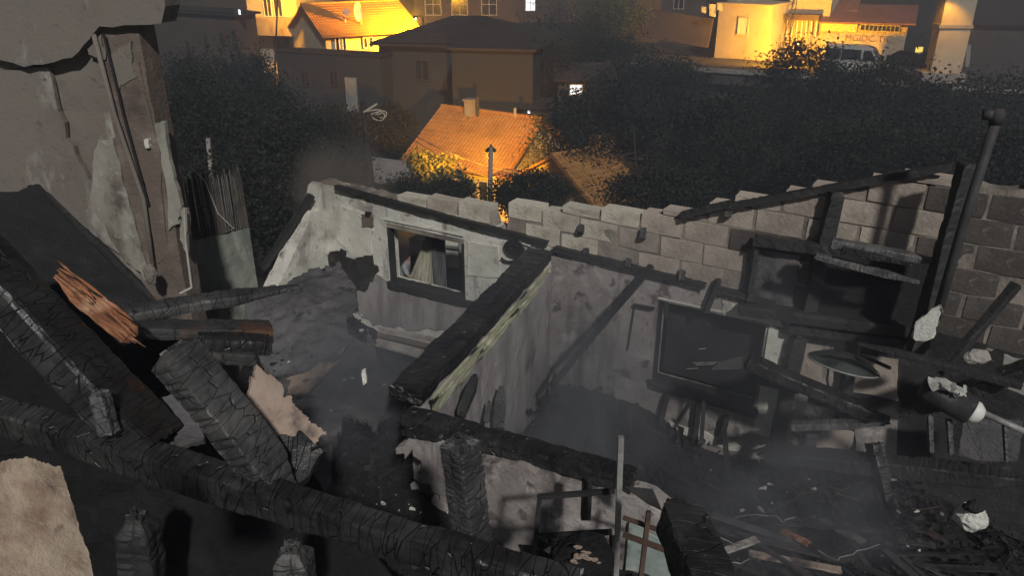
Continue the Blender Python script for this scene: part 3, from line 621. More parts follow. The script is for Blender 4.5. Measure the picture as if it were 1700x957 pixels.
# gathered pale curtain hanging behind the hole
def curtain(label, pix, mat, off, seed):
    n = 26; vs = []; rs = random.Random(seed); rows = 10
    for j in range(rows + 1):
        tt = j / rows
        for i in range(n + 1):
            u = i / n; xl = pix[0][0] + (pix[1][0] - pix[0][0]) * tt; xr = pix[2][0] + (pix[3][0] - pix[2][0]) * tt
            yl = pix[0][1] + (pix[1][1] - pix[0][1]) * tt; yr = pix[2][1] + (pix[3][1] - pix[2][1]) * tt
            vs.append(PB(xl + (xr - xl) * u, yl + (yr - yl) * u, off + .025 * math.sin(i * 1.9 + seed) + .012 * math.sin(i * 4.1 + j * .6)))
    f = [(j * (n + 1) + i, j * (n + 1) + i + 1, (j + 1) * (n + 1) + i + 1, (j + 1) * (n + 1) + i) for j in range(rows) for i in range(n)]
    N = len(vs); f += [tuple(reversed([q + N for q in z])) for z in f]; vs += [p - WN * .004 for p in vs]
    tag(mesh_link('curtain', vs, f, mat, smooth=True), label, 'curtain')
curtain('pale yellowish curtain swept aside in the burnt window hole', ((709, 388), (676, 472), (718, 390), (722, 478)), M['cloth'], -.32, 1)
curtain('dark grey curtain hanging beside the pale one in the window hole', ((714, 388), (722, 484), (738, 392), (742, 484)), M['slab'], -.26, 5)
# small outer window of the courtyard store with pale panes
cw = thing('store_window', 'pale green window with a crossbar seen through the burnt window hole', 'window', tuple(PB(750, 440, -1.2)))
m = MB(); m.prism([PB(x, y, -1.2) for x, y in ((738, 398), (764, 402), (764, 446), (739, 444))], -WN * .02); m.build('pane', M['plaster_pale'], cw)
m = MB(); m.bar(PB(738, 398, -1.17), PB(739, 444, -1.17), .03, .03); m.bar(PB(764, 402, -1.17), PB(764, 446, -1.17), .03, .03); m.bar(PB(738, 409, -1.17), PB(764, 412, -1.17), .03, .03); m.build('frame', M['green_wall'], cw)
v, f = wall_mesh(wpt(-2.9, 0, -1.35), WU, WN, 3.0, -3.9, lambda s: 1.35 + (.25 if s > 1.55 else 0), .2, (), cell=.12, seed=33, rough=.02, jag=.03)
st = mesh_link('store_shed', v, f, M['soot']); tag(st, 'soot black store wall standing close behind the burnt window hole', 'wall')

# ------------------------------------------------------------------ ash heaps and rubble inside the house
def heap(name, x0, x1, y0, y1, zf, seed, mat, n=70, label=None):
    xs = np.linspace(x0, x1, n); ys = np.linspace(y0, y1, n); X, Y = np.meshgrid(xs, ys, indexing='ij'); p = np.c_[X.ravel(), Y.ravel(), np.zeros(X.size)]
    z = np.array([zf(a, b) for a, b in p[:, :2]]) + .10 * vnoise(p, 1.4, seed, 3) + .07 * np.abs(vnoise(p, 6, seed + 2, 3)) + .02 * vnoise(p, 25, seed + 4, 2)
    F = [(i * n + j, (i + 1) * n + j, (i + 1) * n + j + 1, i * n + j + 1) for i in range(n - 1) for j in range(n - 1)]
    o = mesh_link(name, np.c_[p[:, :2], z], F, mat, origin=(0, 0, 0)); kind(o, 'stuff'); o['label'] = label; return o
def floor_z(x, y):
    q = Vector((x, y, 0)); s = (q - WC).dot(WU); vv = (q - WC).dot(WN)      # vv: metres in front of the back wall
    side = (q - Q0).dot(pn)
    if (q - G0).dot(gn) > 0 and side < 2.2:                                  # before the front wall
        return 1.50 + .12 * math.sin(x * 2) - .25 * max(0, (q - G0).dot(gn))
    if side > 0:
        return .55 + .18 * math.exp(-(vv - .9) ** 2 * 2) - .0 * s + .12 * math.sin(s * 2.3)
    return .38 + .30 * max(0, -(s + 1.5)) + .18 * vv
heap('ash_heap', -2.75, 5.2, 1.2, 8.9, floor_z, 7, M['ash'], 150, 'black ash and burnt rubble covering the room floors')
def debris(n, seed):
    rs = np.random.RandomState(seed); vs = []; fs = []
    cube = np.array([(x, y, z) for z in (-.5, .5) for y in (-.5, .5) for x in (-.5, .5)]); cf = [(0, 2, 3, 1), (4, 5, 7, 6), (0, 1, 5, 4), (2, 6, 7, 3), (0, 4, 6, 2), (1, 3, 7, 5)]
    for k in range(n):
        x, y = rs.uniform(-2.6, 4.8), rs.uniform(1.6, 8.2)
        q = Vector((x, y, 0))
        if (q - WC).dot(WN) < .1: continue
        L = rs.choice([.02, .04, .07, .14, .35], p=[.34, .34, .2, .09, .03]); dims = np.array([L, min(L, rs.uniform(.015, .05)), rs.uniform(.008, .03)])
        e = Matrix.Rotation(rs.uniform(0, 6.28), 3, 'Z') @ Matrix.Rotation(rs.normal(0, .5), 3, 'Y') @ Matrix.Rotation(rs.normal(0, .6), 3, 'X')
        c = (cube + rs.uniform(-.12, .12, (8, 3))) * dims; c = c @ np.array(e).T + np.array([x, y, floor_z(x, y) + rs.uniform(.02, .14)])
        b = len(vs); vs += c.tolist(); fs += [tuple(b + i for i in f) for f in cf]
    o = mesh_link('burnt_rubble', vs, fs, M['debris'], origin=(0, 0, 0)); kind(o, 'stuff'); o['label'] = 'small burnt splinters and chunks strewn over the ash'
debris(9000, 3)

# ------------------------------------------------------------------ foreground timbers and wreckage
NEAR = dict(res=.011, depth=.0025, pitch=.06, cols=1)
beam('charred_beam', 'long charred beam crossing the bottom of the view from the left edge', 'beam', P(-60, 672, 2.95), P(960, 985, 2.45), .10, .125, M['char_big'], seed=101, warp=.012, roll=R(6), **NEAR)
beam('charred_rafter', 'thick cracked charred rafter slanting down from the fallen planks to the long beam', 'beam', P(283, 575, 2.55), P(492, 835, 2.75), .155, .11, M['char_top'], seed=102, warp=.02, roll=R(16), taper=(.03, .2), jag=.04, res=.008, depth=.003, side=.016, endboost=.012, pitch=.034, cols=1, gw=.22)
beam('charred_rafter', 'broad black rafter at the far left leaning beside the split orange wood', 'beam', P(-70, 395, 2.75), P(262, 742, 2.85), .24, .13, M['char'], seed=103, warp=.012, roll=R(-22), **NEAR)
sp = beam('split_plank', 'split plank with raw orange wood along its broken edge', 'plank', P(92, 452, 2.60), P(226, 566, 2.70), .075, .045, M['raw'], seed=104, warp=.03, taper=(.10, .03), jag=.10, res=.01, depth=.010, pitch=.13)
rsp = random.Random(6)
for k in range(26):
    x0 = rsp.uniform(-.03, .28); L_ = rsp.uniform(.04, .13); y0 = rsp.uniform(-.035, .035); z0 = rsp.uniform(.008, .026); m = MB()
    a_ = Vector((x0, y0, z0)); b_ = Vector((x0 + L_, y0 + rsp.uniform(-.012, .012), z0 + rsp.uniform(-.01, .02))); m.tube([a_, a_.lerp(b_, .5), b_], [.002, rsp.uniform(.004, .008), .001], 5)
    me_ = bpy.data.meshes.new('splinter'); me_.from_pydata([tuple(v) for v in m.v], [], m.f); me_.materials.append(M['raw']); o_ = bpy.data.objects.new('splinter', me_); col.objects.link(o_); o_.parent = sp
beam('charred_post', 'upright charred stump with a cracked grey top behind the long beam', 'post', PY(787, 918, 2.42), PY(762, 735, 2.42), .115, .12, M['char_top'], seed=105, up=Vector((1, 1.3, 0)), jag=.02, res=.008, depth=.006, pitch=.03, cols=2, gw=.2)
beam('charred_post', 'leaning charred post at the bottom edge right of the steel tube', 'post', P(1185, 1000, 2.35), P(1118, 838, 2.75), .14, .15, M['char_big'], seed=106, up=Vector((.2, 1, 0)), jag=.05, taper=(0, .08), **NEAR)
beam('charred_post', 'dim charred post stub below the long beam at lower left', 'post', PY(246, 1010, 2.75), PY(226, 850, 2.75), .16, .15, M['char_far'], seed=107, jag=.05, taper=(0, .1), res=.02, depth=.012, pitch=.05)
beam('charred_post', 'short grey charred stub just under the long beam near the bottom edge', 'post', PY(490, 1000, 2.35), PY(482, 902, 2.35), .14, .13, M['char_top'], seed=108, jag=.05, taper=(0, .08), res=.016, depth=.012, pitch=.045)
beam('wood_stub', 'small ash white broken stub on the black rafter at left', 'stub', P(166, 650, 2.62), P(186, 722, 2.66), .05, .06, M['char_ash'], seed=109, jag=.02, res=.01, depth=.009, pitch=.035)
beam('charred_plank', 'long glistening charred plank reaching right from the dark roof sheet', 'plank', P(196, 522, 3.1), P(500, 476, 3.5), .11, .045, M['char_top'], seed=110, warp=.03, taper=(0, .3), **NEAR)
beam('charred_plank', 'upper brown scorched plank below the long glistening plank', 'plank', P(205, 548, 3.05), P(452, 548, 3.3), .11, .05, M['char_brown'], seed=111, warp=.02, **NEAR)
beam('charred_plank', 'lower black plank with a bright edge in the stack of fallen planks', 'plank', P(330, 566, 3.0), P(450, 572, 3.15), .09, .06, M['char'], seed=112, warp=.02, **NEAR)
beam('charred_plank', 'short brown plank end poking from under the fallen planks', 'plank', P(335, 588, 3.0), P(425, 592, 3.1), .08, .05, M['char_brown'], seed=113, **NEAR)
o = sheet('roof_sheet', [P(-60, 335, 3.7), P(72, 318, 3.9), P(290, 530, 3.7), P(110, 640, 3.2)], M['soot'], .03, 40, 40, .05, 3, jag=.03)
tag(o, 'large soot black roof sheet leaning against the weathered wall', 'roof sheet')
beam('batten', 'thin burnt batten on the upper edge of the soot black roof sheet', 'batten', P(72, 322, 3.84), P(262, 512, 3.66), .035, .04, M['char_far'], seed=114, res=.02, depth=.006)
o = sheet('floor_sheet', [P(-160, 520, 4.4), P(330, 570, 4.3), P(700, 1010, 4.3), P(-160, 1100, 4.2)], M['hollow_shade'], .03, 60, 60, .25, 5, jag=.02)
tag(o, 'sagging floor sheet coloured black for the shade of the hollow behind the long beam', 'floor sheet')
o = sheet('dark_board', [P(215, 690, 3.05), P(330, 640, 3.15), P(340, 740, 2.95), P(270, 770, 2.9)], M['slab'], .02, 16, 16, .02, 6, jag=.05)
tag(o, 'grey board scrap between the two slanting rafters', 'board')
# collapsed ceiling slab
o = sheet('ceiling_slab', [PZ(398, 520, 1.75), PZ(556, 432, 1.95), PZ(668, 640, 1.55), PZ(520, 830, 1.35)], M['slab'], .05, 60, 60, .13, 8, jag=.09, holes=lambda u, v: (u - .93) ** 2 + (v - .5) ** 2 < .012 or (u - .5) ** 2 * .5 + (v - 1.0) ** 2 < .008)
tag(o, 'large grey sooty ceiling slab collapsed on a slant into the left room', 'slab')
def chips(label, corners, n, seed, mat):
    rs = np.random.RandomState(seed); a, b, c, d = [np.array(p) for p in corners]; vs = []; fs = []
    for k in range(n):
        u, v = rs.uniform(.04, .96, 2); p = (1 - u) * (1 - v) * a + u * (1 - v) * b + u * v * c + (1 - u) * v * d + np.array([0, 0, .05]); r = rs.choice([.006, .012, .022, .04], p=[.45, .33, .17, .05])
        an = np.sort(rs.uniform(0, 6.28, 5)); q = [p + np.array([r * math.cos(t) * rs.uniform(.5, 1.2), r * math.sin(t) * rs.uniform(.5, 1.2), rs.uniform(-.3, .3) * r]) for t in an]; bs = len(vs)
        vs += q + [x + np.array([0, 0, -.6 * r]) for x in q]; fs += [tuple(bs + i for i in range(5))] + [(bs + i, bs + 5 + i, bs + 5 + (i + 1) % 5, bs + (i + 1) % 5) for i in range(5)]
    o = mesh_link('plaster_chips', vs, fs, mat, origin=(0, 0, 0)); kind(o, 'stuff'); o['label'] = label
chips('plaster chips strewn over the collapsed slab', [PZ(398, 520, 1.75), PZ(556, 432, 1.95), PZ(668, 640, 1.55), PZ(520, 830, 1.35)], 420, 5, M['debris'])
chips('bright plaster flecks scattered over the collapsed slab', [PZ(398, 520, 1.75), PZ(556, 432, 1.95), PZ(668, 640, 1.55), PZ(520, 830, 1.35)], 60, 8, M['flake'])
for k, (a, b, zz) in enumerate((((470, 495), (560, 690), 1.74), ((520, 455), (628, 620), 1.80))):
    beam('batten', ('long ceiling batten lying on the middle of the collapsed slab', 'ceiling batten near the right edge of the collapsed slab')[k], 'batten', PZ(*a, zz + .06), PZ(*b, zz - .22), .05, .03, M['char_far'], seed=120 + k, res=.03, depth=.005)
o = sheet('plaster_sheet', [P(395, 610, 3.05), P(470, 640, 3.15), P(536, 715, 3.1), P(440, 800, 2.98)], M['beige'], .02, 50, 50, .04, 9, jag=.16, holes=lambda u, v: (u > .8 and v < .22) or (u - .15) ** 2 + (v - .95) ** 2 < .02)
tag(o, 'torn beige plasterboard sheet behind the cracked rafter', 'plasterboard')
o = sheet('plaster_sheet', [PZ(470, 640, 1.62), PZ(560, 585, 1.72), PZ(575, 596, 1.70), PZ(492, 665, 1.58)], M['beige'], .015, 40, 16, .02, 10, jag=.22)
tag(o, 'narrow beige plaster strip lying across the collapsed slab', 'plasterboard')
o = sheet('charred_lump', [P(466, 742, 2.95), P(500, 728, 2.98), P(545, 760, 2.95), P(490, 830, 2.85)], M['char'], .05, 12, 12, .05, 11, jag=.1)
tag(o, 'pointed black charred lump beside the beige plasterboard', 'charred lump')
m = MB(); m.prism([P(*q, 3.6) for q in ((600, 622), (606, 618), (609, 636), (603, 641))], Vector((0, .02, .01)))
tag(m.build('paper_scrap', M['flake']), 'tiny cream paper scrap on the sooty slab', 'scrap')
# sooty mound before the front wall
def mound(name, label, cx, cy, rx, ry, h, zb, mat, seed, cat):
    n = 40; V = []; F = []
    for i in range(n + 1):
        for j in range(n):
            r = i / n; a = 2 * math.pi * j / n; V.append((cx + rx * r * math.cos(a), cy + ry * r * math.sin(a), zb + h * (math.cos(r * math.pi) * .5 + .5)))
    V = np.array(V); V[:, 2] += .05 * vnoise(V, 4, seed, 3) + .03 * vnoise(V, 16, seed + 1, 2)
    F = [(i * n + j, i * n + (j + 1) % n, (i + 1) * n + (j + 1) % n, (i + 1) * n + j) for i in range(n) for j in range(n)]
    o = mesh_link(name, V, F, mat); kind(o, 'stuff'); o['label'] = label; return o
mc = PZ(700, 850, 1.55); mound('ash_mound', 'smooth grey ash mound before the front wall', mc.x, mc.y, .75, .4, .22, 1.40, M['ash'], 4, 'ash')
mc = PB(1060, 720, .8); mound('ash_mound', 'black ash piled against the wall under the right window', mc.x, mc.y, .9, .55, .5, .45, M['ash'], 5, 'ash')
# steel tubes at the bottom
m = MB(); m.bar(PY(1021, 1000, 2.75), PY(1031, 726, 2.75), .024, .024, Vector((0, 1, 0))); tag(m.build('steel_tube', M['steel']), 'bare upright square steel tube right of the bed frame', 'tube')
bf = thing('bed_frame', 'burnt steel bed frame standing before the front wall', 'bed frame', tuple(PY(890, 950, 3.0)))
def tb(a, b, Ya, Yb, mat, w=.022, parent=bf, nm='tube'):
    mm = MB(); mm.bar(PY(*a, Ya), PY(*b, Yb), w, w); mm.build(nm, mat, parent)
tb((893, 826), (1020, 816), 3.0, 2.9, M['steel_black']); tb((896, 828), (884, 945), 3.0, 3.0, M['steel_black'], nm='leg'); tb((894, 891), (1016, 884), 2.98, 2.9, M['steel_black'])
tb((884, 953), (1016, 950), 2.96, 2.88, M['steel_black']); tb((975, 800), (972, 860), 3.2, 3.2, M['steel_black'], .05, nm='post')
rg = thing('window_grille', 'rusty red brown window grille leaning behind the steel tube', 'grille', tuple(PY(1075, 957, 3.0)))
tb((1034, 888), (1135, 925), 2.95, 2.85, M['rust'], .022, rg, 'bar'); tb((1077, 850), (1062, 975), 2.95, 2.9, M['rust'], .022, rg, 'bar'); tb((1034, 860), (1120, 890), 3.05, 2.95, M['rust'], .018, rg, 'bar'); tb((1110, 965), (1140, 938), 2.85, 2.8, M['white_wood'], .018, rg, 'bar')
beam('charred_post', 'thin cracked charred stake beside the upright steel tube', 'post', PY(1012, 985, 2.85), PY(1016, 890, 2.85), .03, .03, M['char_big'], seed=130, res=.008, depth=.008, pitch=.02)
o = sheet('dark_plate', [PY(1036, 810, 3.1), PY(1085, 815, 3.05), PY(1100, 850, 2.95), PY(1075, 838, 3.0)], M['steel_black'], .015, 10, 10, .01, 14)
tag(o, 'bent black metal plate at the corner of the front wall', 'plate')
# pale rubble clump in the frame
mc = P(965, 925, 2.9)
def chunk(name, label, cat, c, r, mat, seed, squash=(1, 1, .7), rough=.35):
    bm = bmesh.new(); bmesh.ops.create_icosphere(bm, subdivisions=4, radius=1); V = np.array([v.co[:] for v in bm.verts]); F = [[v.index for v in f.verts] for f in bm.faces]; bm.free()
    d = 1 + rough * vnoise(V + seed, 1.2, seed, 3) + rough * .5 * vnoise(V, 5, seed + 2, 3); V = V * d[:, None] * np.array(squash) * r + np.array(c)
    return tag(mesh_link(name, V, F, mat), label, cat)
chunk('rubble_lump', 'dark rubble lump with pale flakes inside the bed frame', 'rubble', P(965, 925, 2.95), .11, M['ash'], 3)
for k in range(14):
    rk = random.Random(k); chunk('plaster_crumb', 'pale plaster crumb on the rubble lump inside the bed frame', 'crumb', P(945 + rk.uniform(0, 52), 905 + rk.uniform(0, 32), 2.82), rk.uniform(.004, .009), M['beige'], 40 + k, (1.6, 1, .5), .8).__setitem__('group', 'plaster crumbs on the rubble lump')
# broken plaster wall end at the very left bottom
o = sheet('broken_wall_end', [P(-120, 806, 1.38), P(28, 806, 1.50), P(100, 1040, 1.42), P(-120, 1040, 1.30)], M['rock'], .16, 70, 70, .07, 77, jag=.05)
tag(o, 'broken beige plaster wall end in the bottom left corner', 'wall')

# ------------------------------------------------------------------ right part of the ruin: fallen roof timbers
RB = dict(res=.014, depth=.005, pitch=.04, cols=1)
rbs = [((1238, 600), (1478, 700), .9, .7, .13, .10, 'char', 'thick charred beam slanting down in front of the bright window jamb'),
       ((1312, 708), (1472, 704), .8, .75, .08, .06, 'char_ash', 'ribbed ash edged beam below the scorched dish'),
       ((1340, 660), (1466, 695), .7, .75, .07, .06, 'char', 'slim charred beam just above the ribbed ash edged beam'),
       ((1378, 402), (1572, 438), .45, .35, .09, .07, 'char_ash', 'upper grey ribbed beam across the burnt hole in the gable'),
       ((1352, 424), (1528, 470), .5, .45, .06, .05, 'char_ash', 'lower grey ribbed lath sloping across the burnt hole in the gable'),
       ((1395, 415), (1515, 440), .55, .5, .05, .05, 'char', 'black lath between the two grey ribbed beams of the gable hole'),
       ((1270, 752), (1710, 800), .9, .9, .16, .12, 'char_far', 'long dark sill beam along the foot of the right wall'),
       ((1450, 735), (1476, 850), .9, 1.1, .10, .10, 'char', 'short ribbed charred stump standing under the ribbed beam'),
       ((1345, 700), (1335, 800), .6, .7, .11, .10, 'char_far', 'black upright stump left of the short ribbed stump'),
       ((1700, 640), (1420, 570), 1.0, 1.1, .05, .05, 'char_far', 'thin burnt arm reaching from the right edge to the dish'),
       ((1690, 470), (1560, 625), .5, .9, .06, .06, 'char_far', 'slanting burnt lath right of the peeling white sleeve'),
       ((1715, 610), (1490, 690), .8, 1.0, .12, .10, 'char', 'dark beam lying behind the peeling white cylinder')]
for k, (a, b, o0, o1, w, h, mt, lb) in enumerate(rbs):
    beam('charred_beam', lb, 'beam', PB(*a, o0), PB(*b, o1), w, h, M[mt], seed=150 + k, warp=.02, jag=.06, taper=(.0, .25), **RB)
beam('charred_pole', 'thin black pole leaning against the wall between partition and window', 'pole', PB(1082, 440, .06), PB(914, 645, 1.1), .05, .05, M['char_far'], seed=170, res=.02, depth=.006)
# flue pipe with a bright knob on top and peeling white sleeve at its foot
fp = thing('flue_pipe', 'tall sooty flue pipe leaning out of the ruin at right', 'pipe', tuple(PB(1545, 560, .55)))
m = MB(); m.tube([PB(1652, 205, .6), PB(1600, 370, .58), PB(1552, 535, .55)], .032, 12); m.build('pipe', M['pipe'], fp, smooth=True)
m = MB(); m.tube([PB(1659, 180, .6), PB(1656, 190, .6), PB(1651, 206, .6)], [.03, .048, .036], 12); m.build('cap', M['grey'], fp, smooth=True)
m = MB(); m.tube([PB(1632, 190, .62), PB(1655, 191, .6)], .035, 10); m.build('branch_cap', M['pipe'], fp, smooth=True)
beam('charred_post', 'broad black post standing behind the flue pipe', 'post', PB(1612, 270, .35), PB(1520, 590, .4), .13, .1, M['char_far'], seed=171, res=.03, depth=.008)
def peel(name, label, pix, t, mat, seed, jit):
    rs = random.Random(seed); pts = []
    for i, (x, y) in enumerate(pix):
        x2, y2 = pix[(i + 1) % len(pix)]
        for k in range(4): q = k / 4; pts.append(PB(x + (x2 - x) * q + rs.uniform(-jit, jit), y + (y2 - y) * q + rs.uniform(-jit, jit), t + rs.uniform(-.015, .015)))
    m = MB(); m.prism(pts, -WN * .012); return m.build(name, mat) if label is None else tag(m.build(name, mat), label, 'sleeve')
sl_ = peel('peeling_sleeve', 'peeling white sleeve hanging at the foot of the flue pipe', [(1558, 504), (1564, 512), (1560, 535), (1548, 560), (1530, 568), (1512, 560), (1520, 535)], .62, M['flake'], 2, 3)
# peeling white cylinder with a bright rounded end (burnt boiler lying on its side)
bo = thing('water_heater', 'peeling white water heater cylinder lying on its side at right', 'water heater', tuple(PB(1590, 700, 1.0)))
a, b = PB(1532, 640, 1.05), PB(1612, 682, 1.05); ax = (b - a).normalized()
m = MB(); m.tube([a, a + ax * .03, b], [.075, .1, .1], 24, cap=True); m.build('drum', M['steel_black'], bo, smooth=True)
m = MB(); m.tube([b - ax * .02, b + ax * .03, b + ax * .07, b + ax * .085], [.08, .078, .05, .01], 20); m.build('end_cap', M['white'], bo, smooth=True)
for k, pix in enumerate(([(1540, 625), (1560, 628), (1590, 640), (1585, 652), (1562, 645), (1545, 650)], [(1580, 635), (1600, 645), (1590, 655), (1578, 650)], [(1600, 642), (1608, 643), (1604, 658), (1592, 660)])):
    rs = random.Random(k + 5); pts = []
    for i, (x, y) in enumerate(pix):
        x2, y2 = pix[(i + 1) % len(pix)]
        for q in range(4): pts.append(PB(x + (x2 - x) * q / 4 + rs.uniform(-2.5, 2.5), y + (y2 - y) * q / 4 + rs.uniform(-2.5, 2.5), 1.19))
    m = MB(); m.prism(pts, -WN * .006); m.build('paint_flake', M['flake'], bo)
m = MB(); m.tube([PB(1632, 686, 1.05), PB(1712, 722, 1.05)], .022, 8); m.build('pipe', M['steel'], bo, smooth=True)
for k, (x, y0, y1) in enumerate(((1547, 690, 752), (1578, 695, 755), (1672, 705, 768))):
    beam('burnt_stake', ('leftmost pale streaked stake below the white cylinder', 'middle pale streaked stake below the white cylinder', 'pale streaked stake furthest right below the white cylinder')[k], 'stake', PB(x, y1, 1.05), PB(x - 3, y0, 1.05), .035, .035, M['char_ash'], seed=180 + k, res=.012, depth=.007, pitch=.03)
# satellite dish
dn = thing('satellite_dish', 'scorched satellite dish with a bright rim resting on the right wall timbers', 'satellite dish', tuple(PB(1400, 640, .8)))
c = PB(1400, 606, .75); a1 = (PB(1458, 622, .70) - PB(1340, 588, .75)); R1 = a1.length / 2; a1.normalize()
nn = (Vector((.1, -.25, -1))).normalized(); nn = (nn - a1 * nn.dot(a1)).normalized(); a2 = nn.cross(a1)
V = []; F = []; nr, na = 8, 36
for i in range(nr + 1):
    for j in range(na):
        r = i / nr; t = 2 * math.pi * j / na; V.append(c + (a1 * math.cos(t) + a2 * math.sin(t) * .8) * R1 * r + nn * (.09 * (r * r - 1)))
F = [(i * na + j, i * na + (j + 1) % na, (i + 1) * na + (j + 1) % na, (i + 1) * na + j) for i in range(nr) for j in range(na)]
N = len(V); F += [tuple(reversed([q + N for q in z])) for z in F]; V += [p - nn * .006 for p in V]
mesh_link('bowl', V, F, M['dish'], dn, smooth=True)
m = MB(); m.tube([c + (a1 * math.cos(t) + a2 * math.sin(t) * .8) * R1 for t in np.linspace(0, 2 * math.pi, 37)], .007, 6); m.build('rim', M['steel'], dn, smooth=True)
m = MB(); m.bar(PB(1430, 590, .8), PB(1478, 612, .95), .02, .02); m.build('arm', M['steel_black'], dn)
m = MB(); m.prism([PB(x, y, .85) for x, y in ((1418, 598), (1448, 616), (1462, 624), (1440, 606))], -WN * .01); m.build('bracket', M['green_wall'], dn)
# right-hand lumps and boards
chunk('concrete_lump', 'grey concrete lump above the white cylinder at the right', 'rubble', PB(1622, 592, .7), .085, M['concrete'], 8, (1.1, .6, .6))
o = sheet('grey_panel', [PB(1668, 590, .6), PB(1720, 600, .6), PB(1720, 660, .6), PB(1666, 640, .6)], M['concrete'], .03, 12, 12, .01, 31, jag=.04); tag(o, 'pale grey panel at the right edge beyond the white cylinder', 'panel')
o = sheet('grey_panel', [PB(1600, 690, .5), PB(1700, 700, .5), PB(1690, 765, .5), PB(1590, 755, .5)], M['slab'], .03, 12, 12, .01, 32, jag=.04); tag(o, 'dim grey panel behind the pale streaked stakes', 'panel')
o = chunk('plaster_bucket', 'round white plaster lump with a dark hollow in the lower right ash', 'plaster lump', PB(1612, 858, 1.45), .10, M['flake'], 12, (1, .8, .95), .3)
chunk('charred_lump', 'black lump standing for the shaded hollow of the white plaster lump', 'charred lump', PB(1618, 842, 1.55), .055, M['soot'], 13, (1.1, .8, .8))  # black lump fills in the shade of the hollow
chunk('plaster_lump', 'small grey plaster lump left of the round white lump', 'plaster lump', PB(1568, 850, 1.4), .035, M['concrete'], 14)
# loose planks on the floor of the right room
rp = random.Random(8)
named = [((1180, 855), (1330, 905), 'char_ash', 'grey edged plank nearest the leaning charred post'), ((1190, 880), (1420, 935), 'char_brown', 'long scorched brown plank across the lower right heap'), ((1240, 918), (1400, 950), 'beige', 'pale beige plank low in the lower right heap'),
         ((1360, 862), (1440, 905), 'char_ash', 'thin ash grey lath pointing down the lower right heap'), ((1295, 880), (1345, 906), 'raw', 'short reddish splintered plank in the lower right heap'), ((1190, 920), (1260, 895), 'white_wood', 'short pale board end touching the leaning charred post')]
for k, (a, b, mt, lb) in enumerate(named):
    beam('loose_plank', lb, 'plank', PZ(*a, 1.02), PZ(*b, 1.0 + .05 * (k % 3)), .06, .02, M[mt], seed=200 + k, res=.02, depth=.004, jag=.06)
for k in range(26):
    x, y = rp.uniform(1140, 1560), rp.uniform(838, 957); a = rp.gauss(.33, .3); L = rp.uniform(60, 190); z = .92 + rp.uniform(0, .2)
    beam('loose_plank', 'narrow charred lath lying in the lower right heap', 'plank', PZ(x, y, z), PZ(x + L * math.cos(a), y + L * math.sin(a), z + rp.uniform(-.08, .08)), rp.uniform(.02, .06), .014, M[rp.choice(['char', 'char_far', 'char_far', 'char_brown'])], seed=230 + k, res=.03, depth=.004, jag=.05, group='charred laths strewn over the right room floor')
for k in range(16):
    x, y = rp.uniform(930, 1330), rp.uniform(640, 800); a = rp.gauss(.3, .9); L = rp.uniform(40, 120); z = .75 + rp.uniform(0, .2)
    beam('loose_plank', 'black lath lying in the ash below the right window', 'plank', PZ(x, y, z), PZ(x + L * math.cos(a), y + L * math.sin(a), z + rp.uniform(-.05, .25)), rp.uniform(.02, .05), .015, M['char_far'], seed=270 + k, res=.03, depth=.004, jag=.05, group='black laths in the ash below the right window')

for k in range(9):
    rw_ = random.Random(k + 50); x, y = rw_.uniform(1130, 1500), rw_.uniform(790, 930); pts = []
    for q in range(9): pts.append(PZ(x, y, 1.05 + rw_.uniform(0, .12))); x += rw_.uniform(2, 22); y += rw_.uniform(-9, 12)
    m = MB(); m.tube(pts, .004, 5); tag(m.build('bent_wire', M['steel'] if k % 2 else M['rust']), ('thin pale bent wire in the lower right heap', 'thin rusty bent wire in the lower right heap')[(k + 1) % 2], 'wire', 'bent wires in the lower right heap')
RQ = [PZ(1120, 830, 1.0), PZ(1180, 760, .9), PZ(1600, 800, 1.0), PZ(1560, 957, 1.0)]
chips('pale flecks strewn over the lower right heap', RQ, 26, 12, M['flake']); chips('grey plaster rubble strewn over the lower right heap', RQ, 260, 13, M['debris'])
chips('pale flecks on the ash before the front wall', [PZ(620, 800, 1.6), PZ(760, 800, 1.6), PZ(760, 880, 1.6), PZ(600, 870, 1.6)], 14, 14, M['flake'])

# ------------------------------------------------------------------ neighbour's weathered wall at left
nh = thing('neighbour_house', 'tall weathered plaster corner of the neighbouring house at left', 'house', tuple(PY(150, 500, 5.6)))
cA = PY(302, 440, 5.9); cA.z = 0; ta = R(8); tu = Vector((math.cos(ta), -math.sin(ta), 0)); tn = Vector((-math.sin(ta), -math.cos(ta), 0))
def PT(x, y, off=0.):
    d = D(x, y); o = Vector((cA.x, cA.y, 0)) + tn * off; return CAM + d * ((o - CAM).dot(tn) / d.dot(tn))
e0 = PT(165, 100); W1 = (cA - Vector((e0.x, e0.y, 0))).dot(tu)
v, f = wall_mesh(cA - tu * (W1 + 2.6), tu, tn, 2.62, -3.6, lambda s: 6.2, .25, (), cell=.12, rough=.035, seed=41); v = v - np.array(tn) * .05
mesh_link('wall', v, f, M['plaster_left'], nh)
v, f = wall_mesh(cA - tu * W1, tu, tn, W1, -3.6, lambda s: 6.2, .22, (), cell=.10, rough=.03, seed=42); mesh_link('pilaster', v, f, M['plaster_brown'], nh)
def TP(pix, off, mat, seed, nm='render_patch', jit=.03, thick=.02): return patch(pix, off, mat, nm, nh, PT, thick, seed, jit, tn)
TP([(-30, 120), (78, 112), (112, 230), (150, 300), (205, 330), (232, 430), (205, 425), (120, 370), (70, 322), (-30, 320)], .0, M['plaster_left'], 1)
TP([(160, 235), (186, 232), (205, 300), (232, 400), (248, 470), (205, 430), (150, 340), (152, 280)], .02, M['tower_pale'], 2)
TP([(258, 205), (270, 203), (284, 280), (300, 340), (296, 372), (278, 380), (276, 320)], .02, M['tower_pale'], 3)
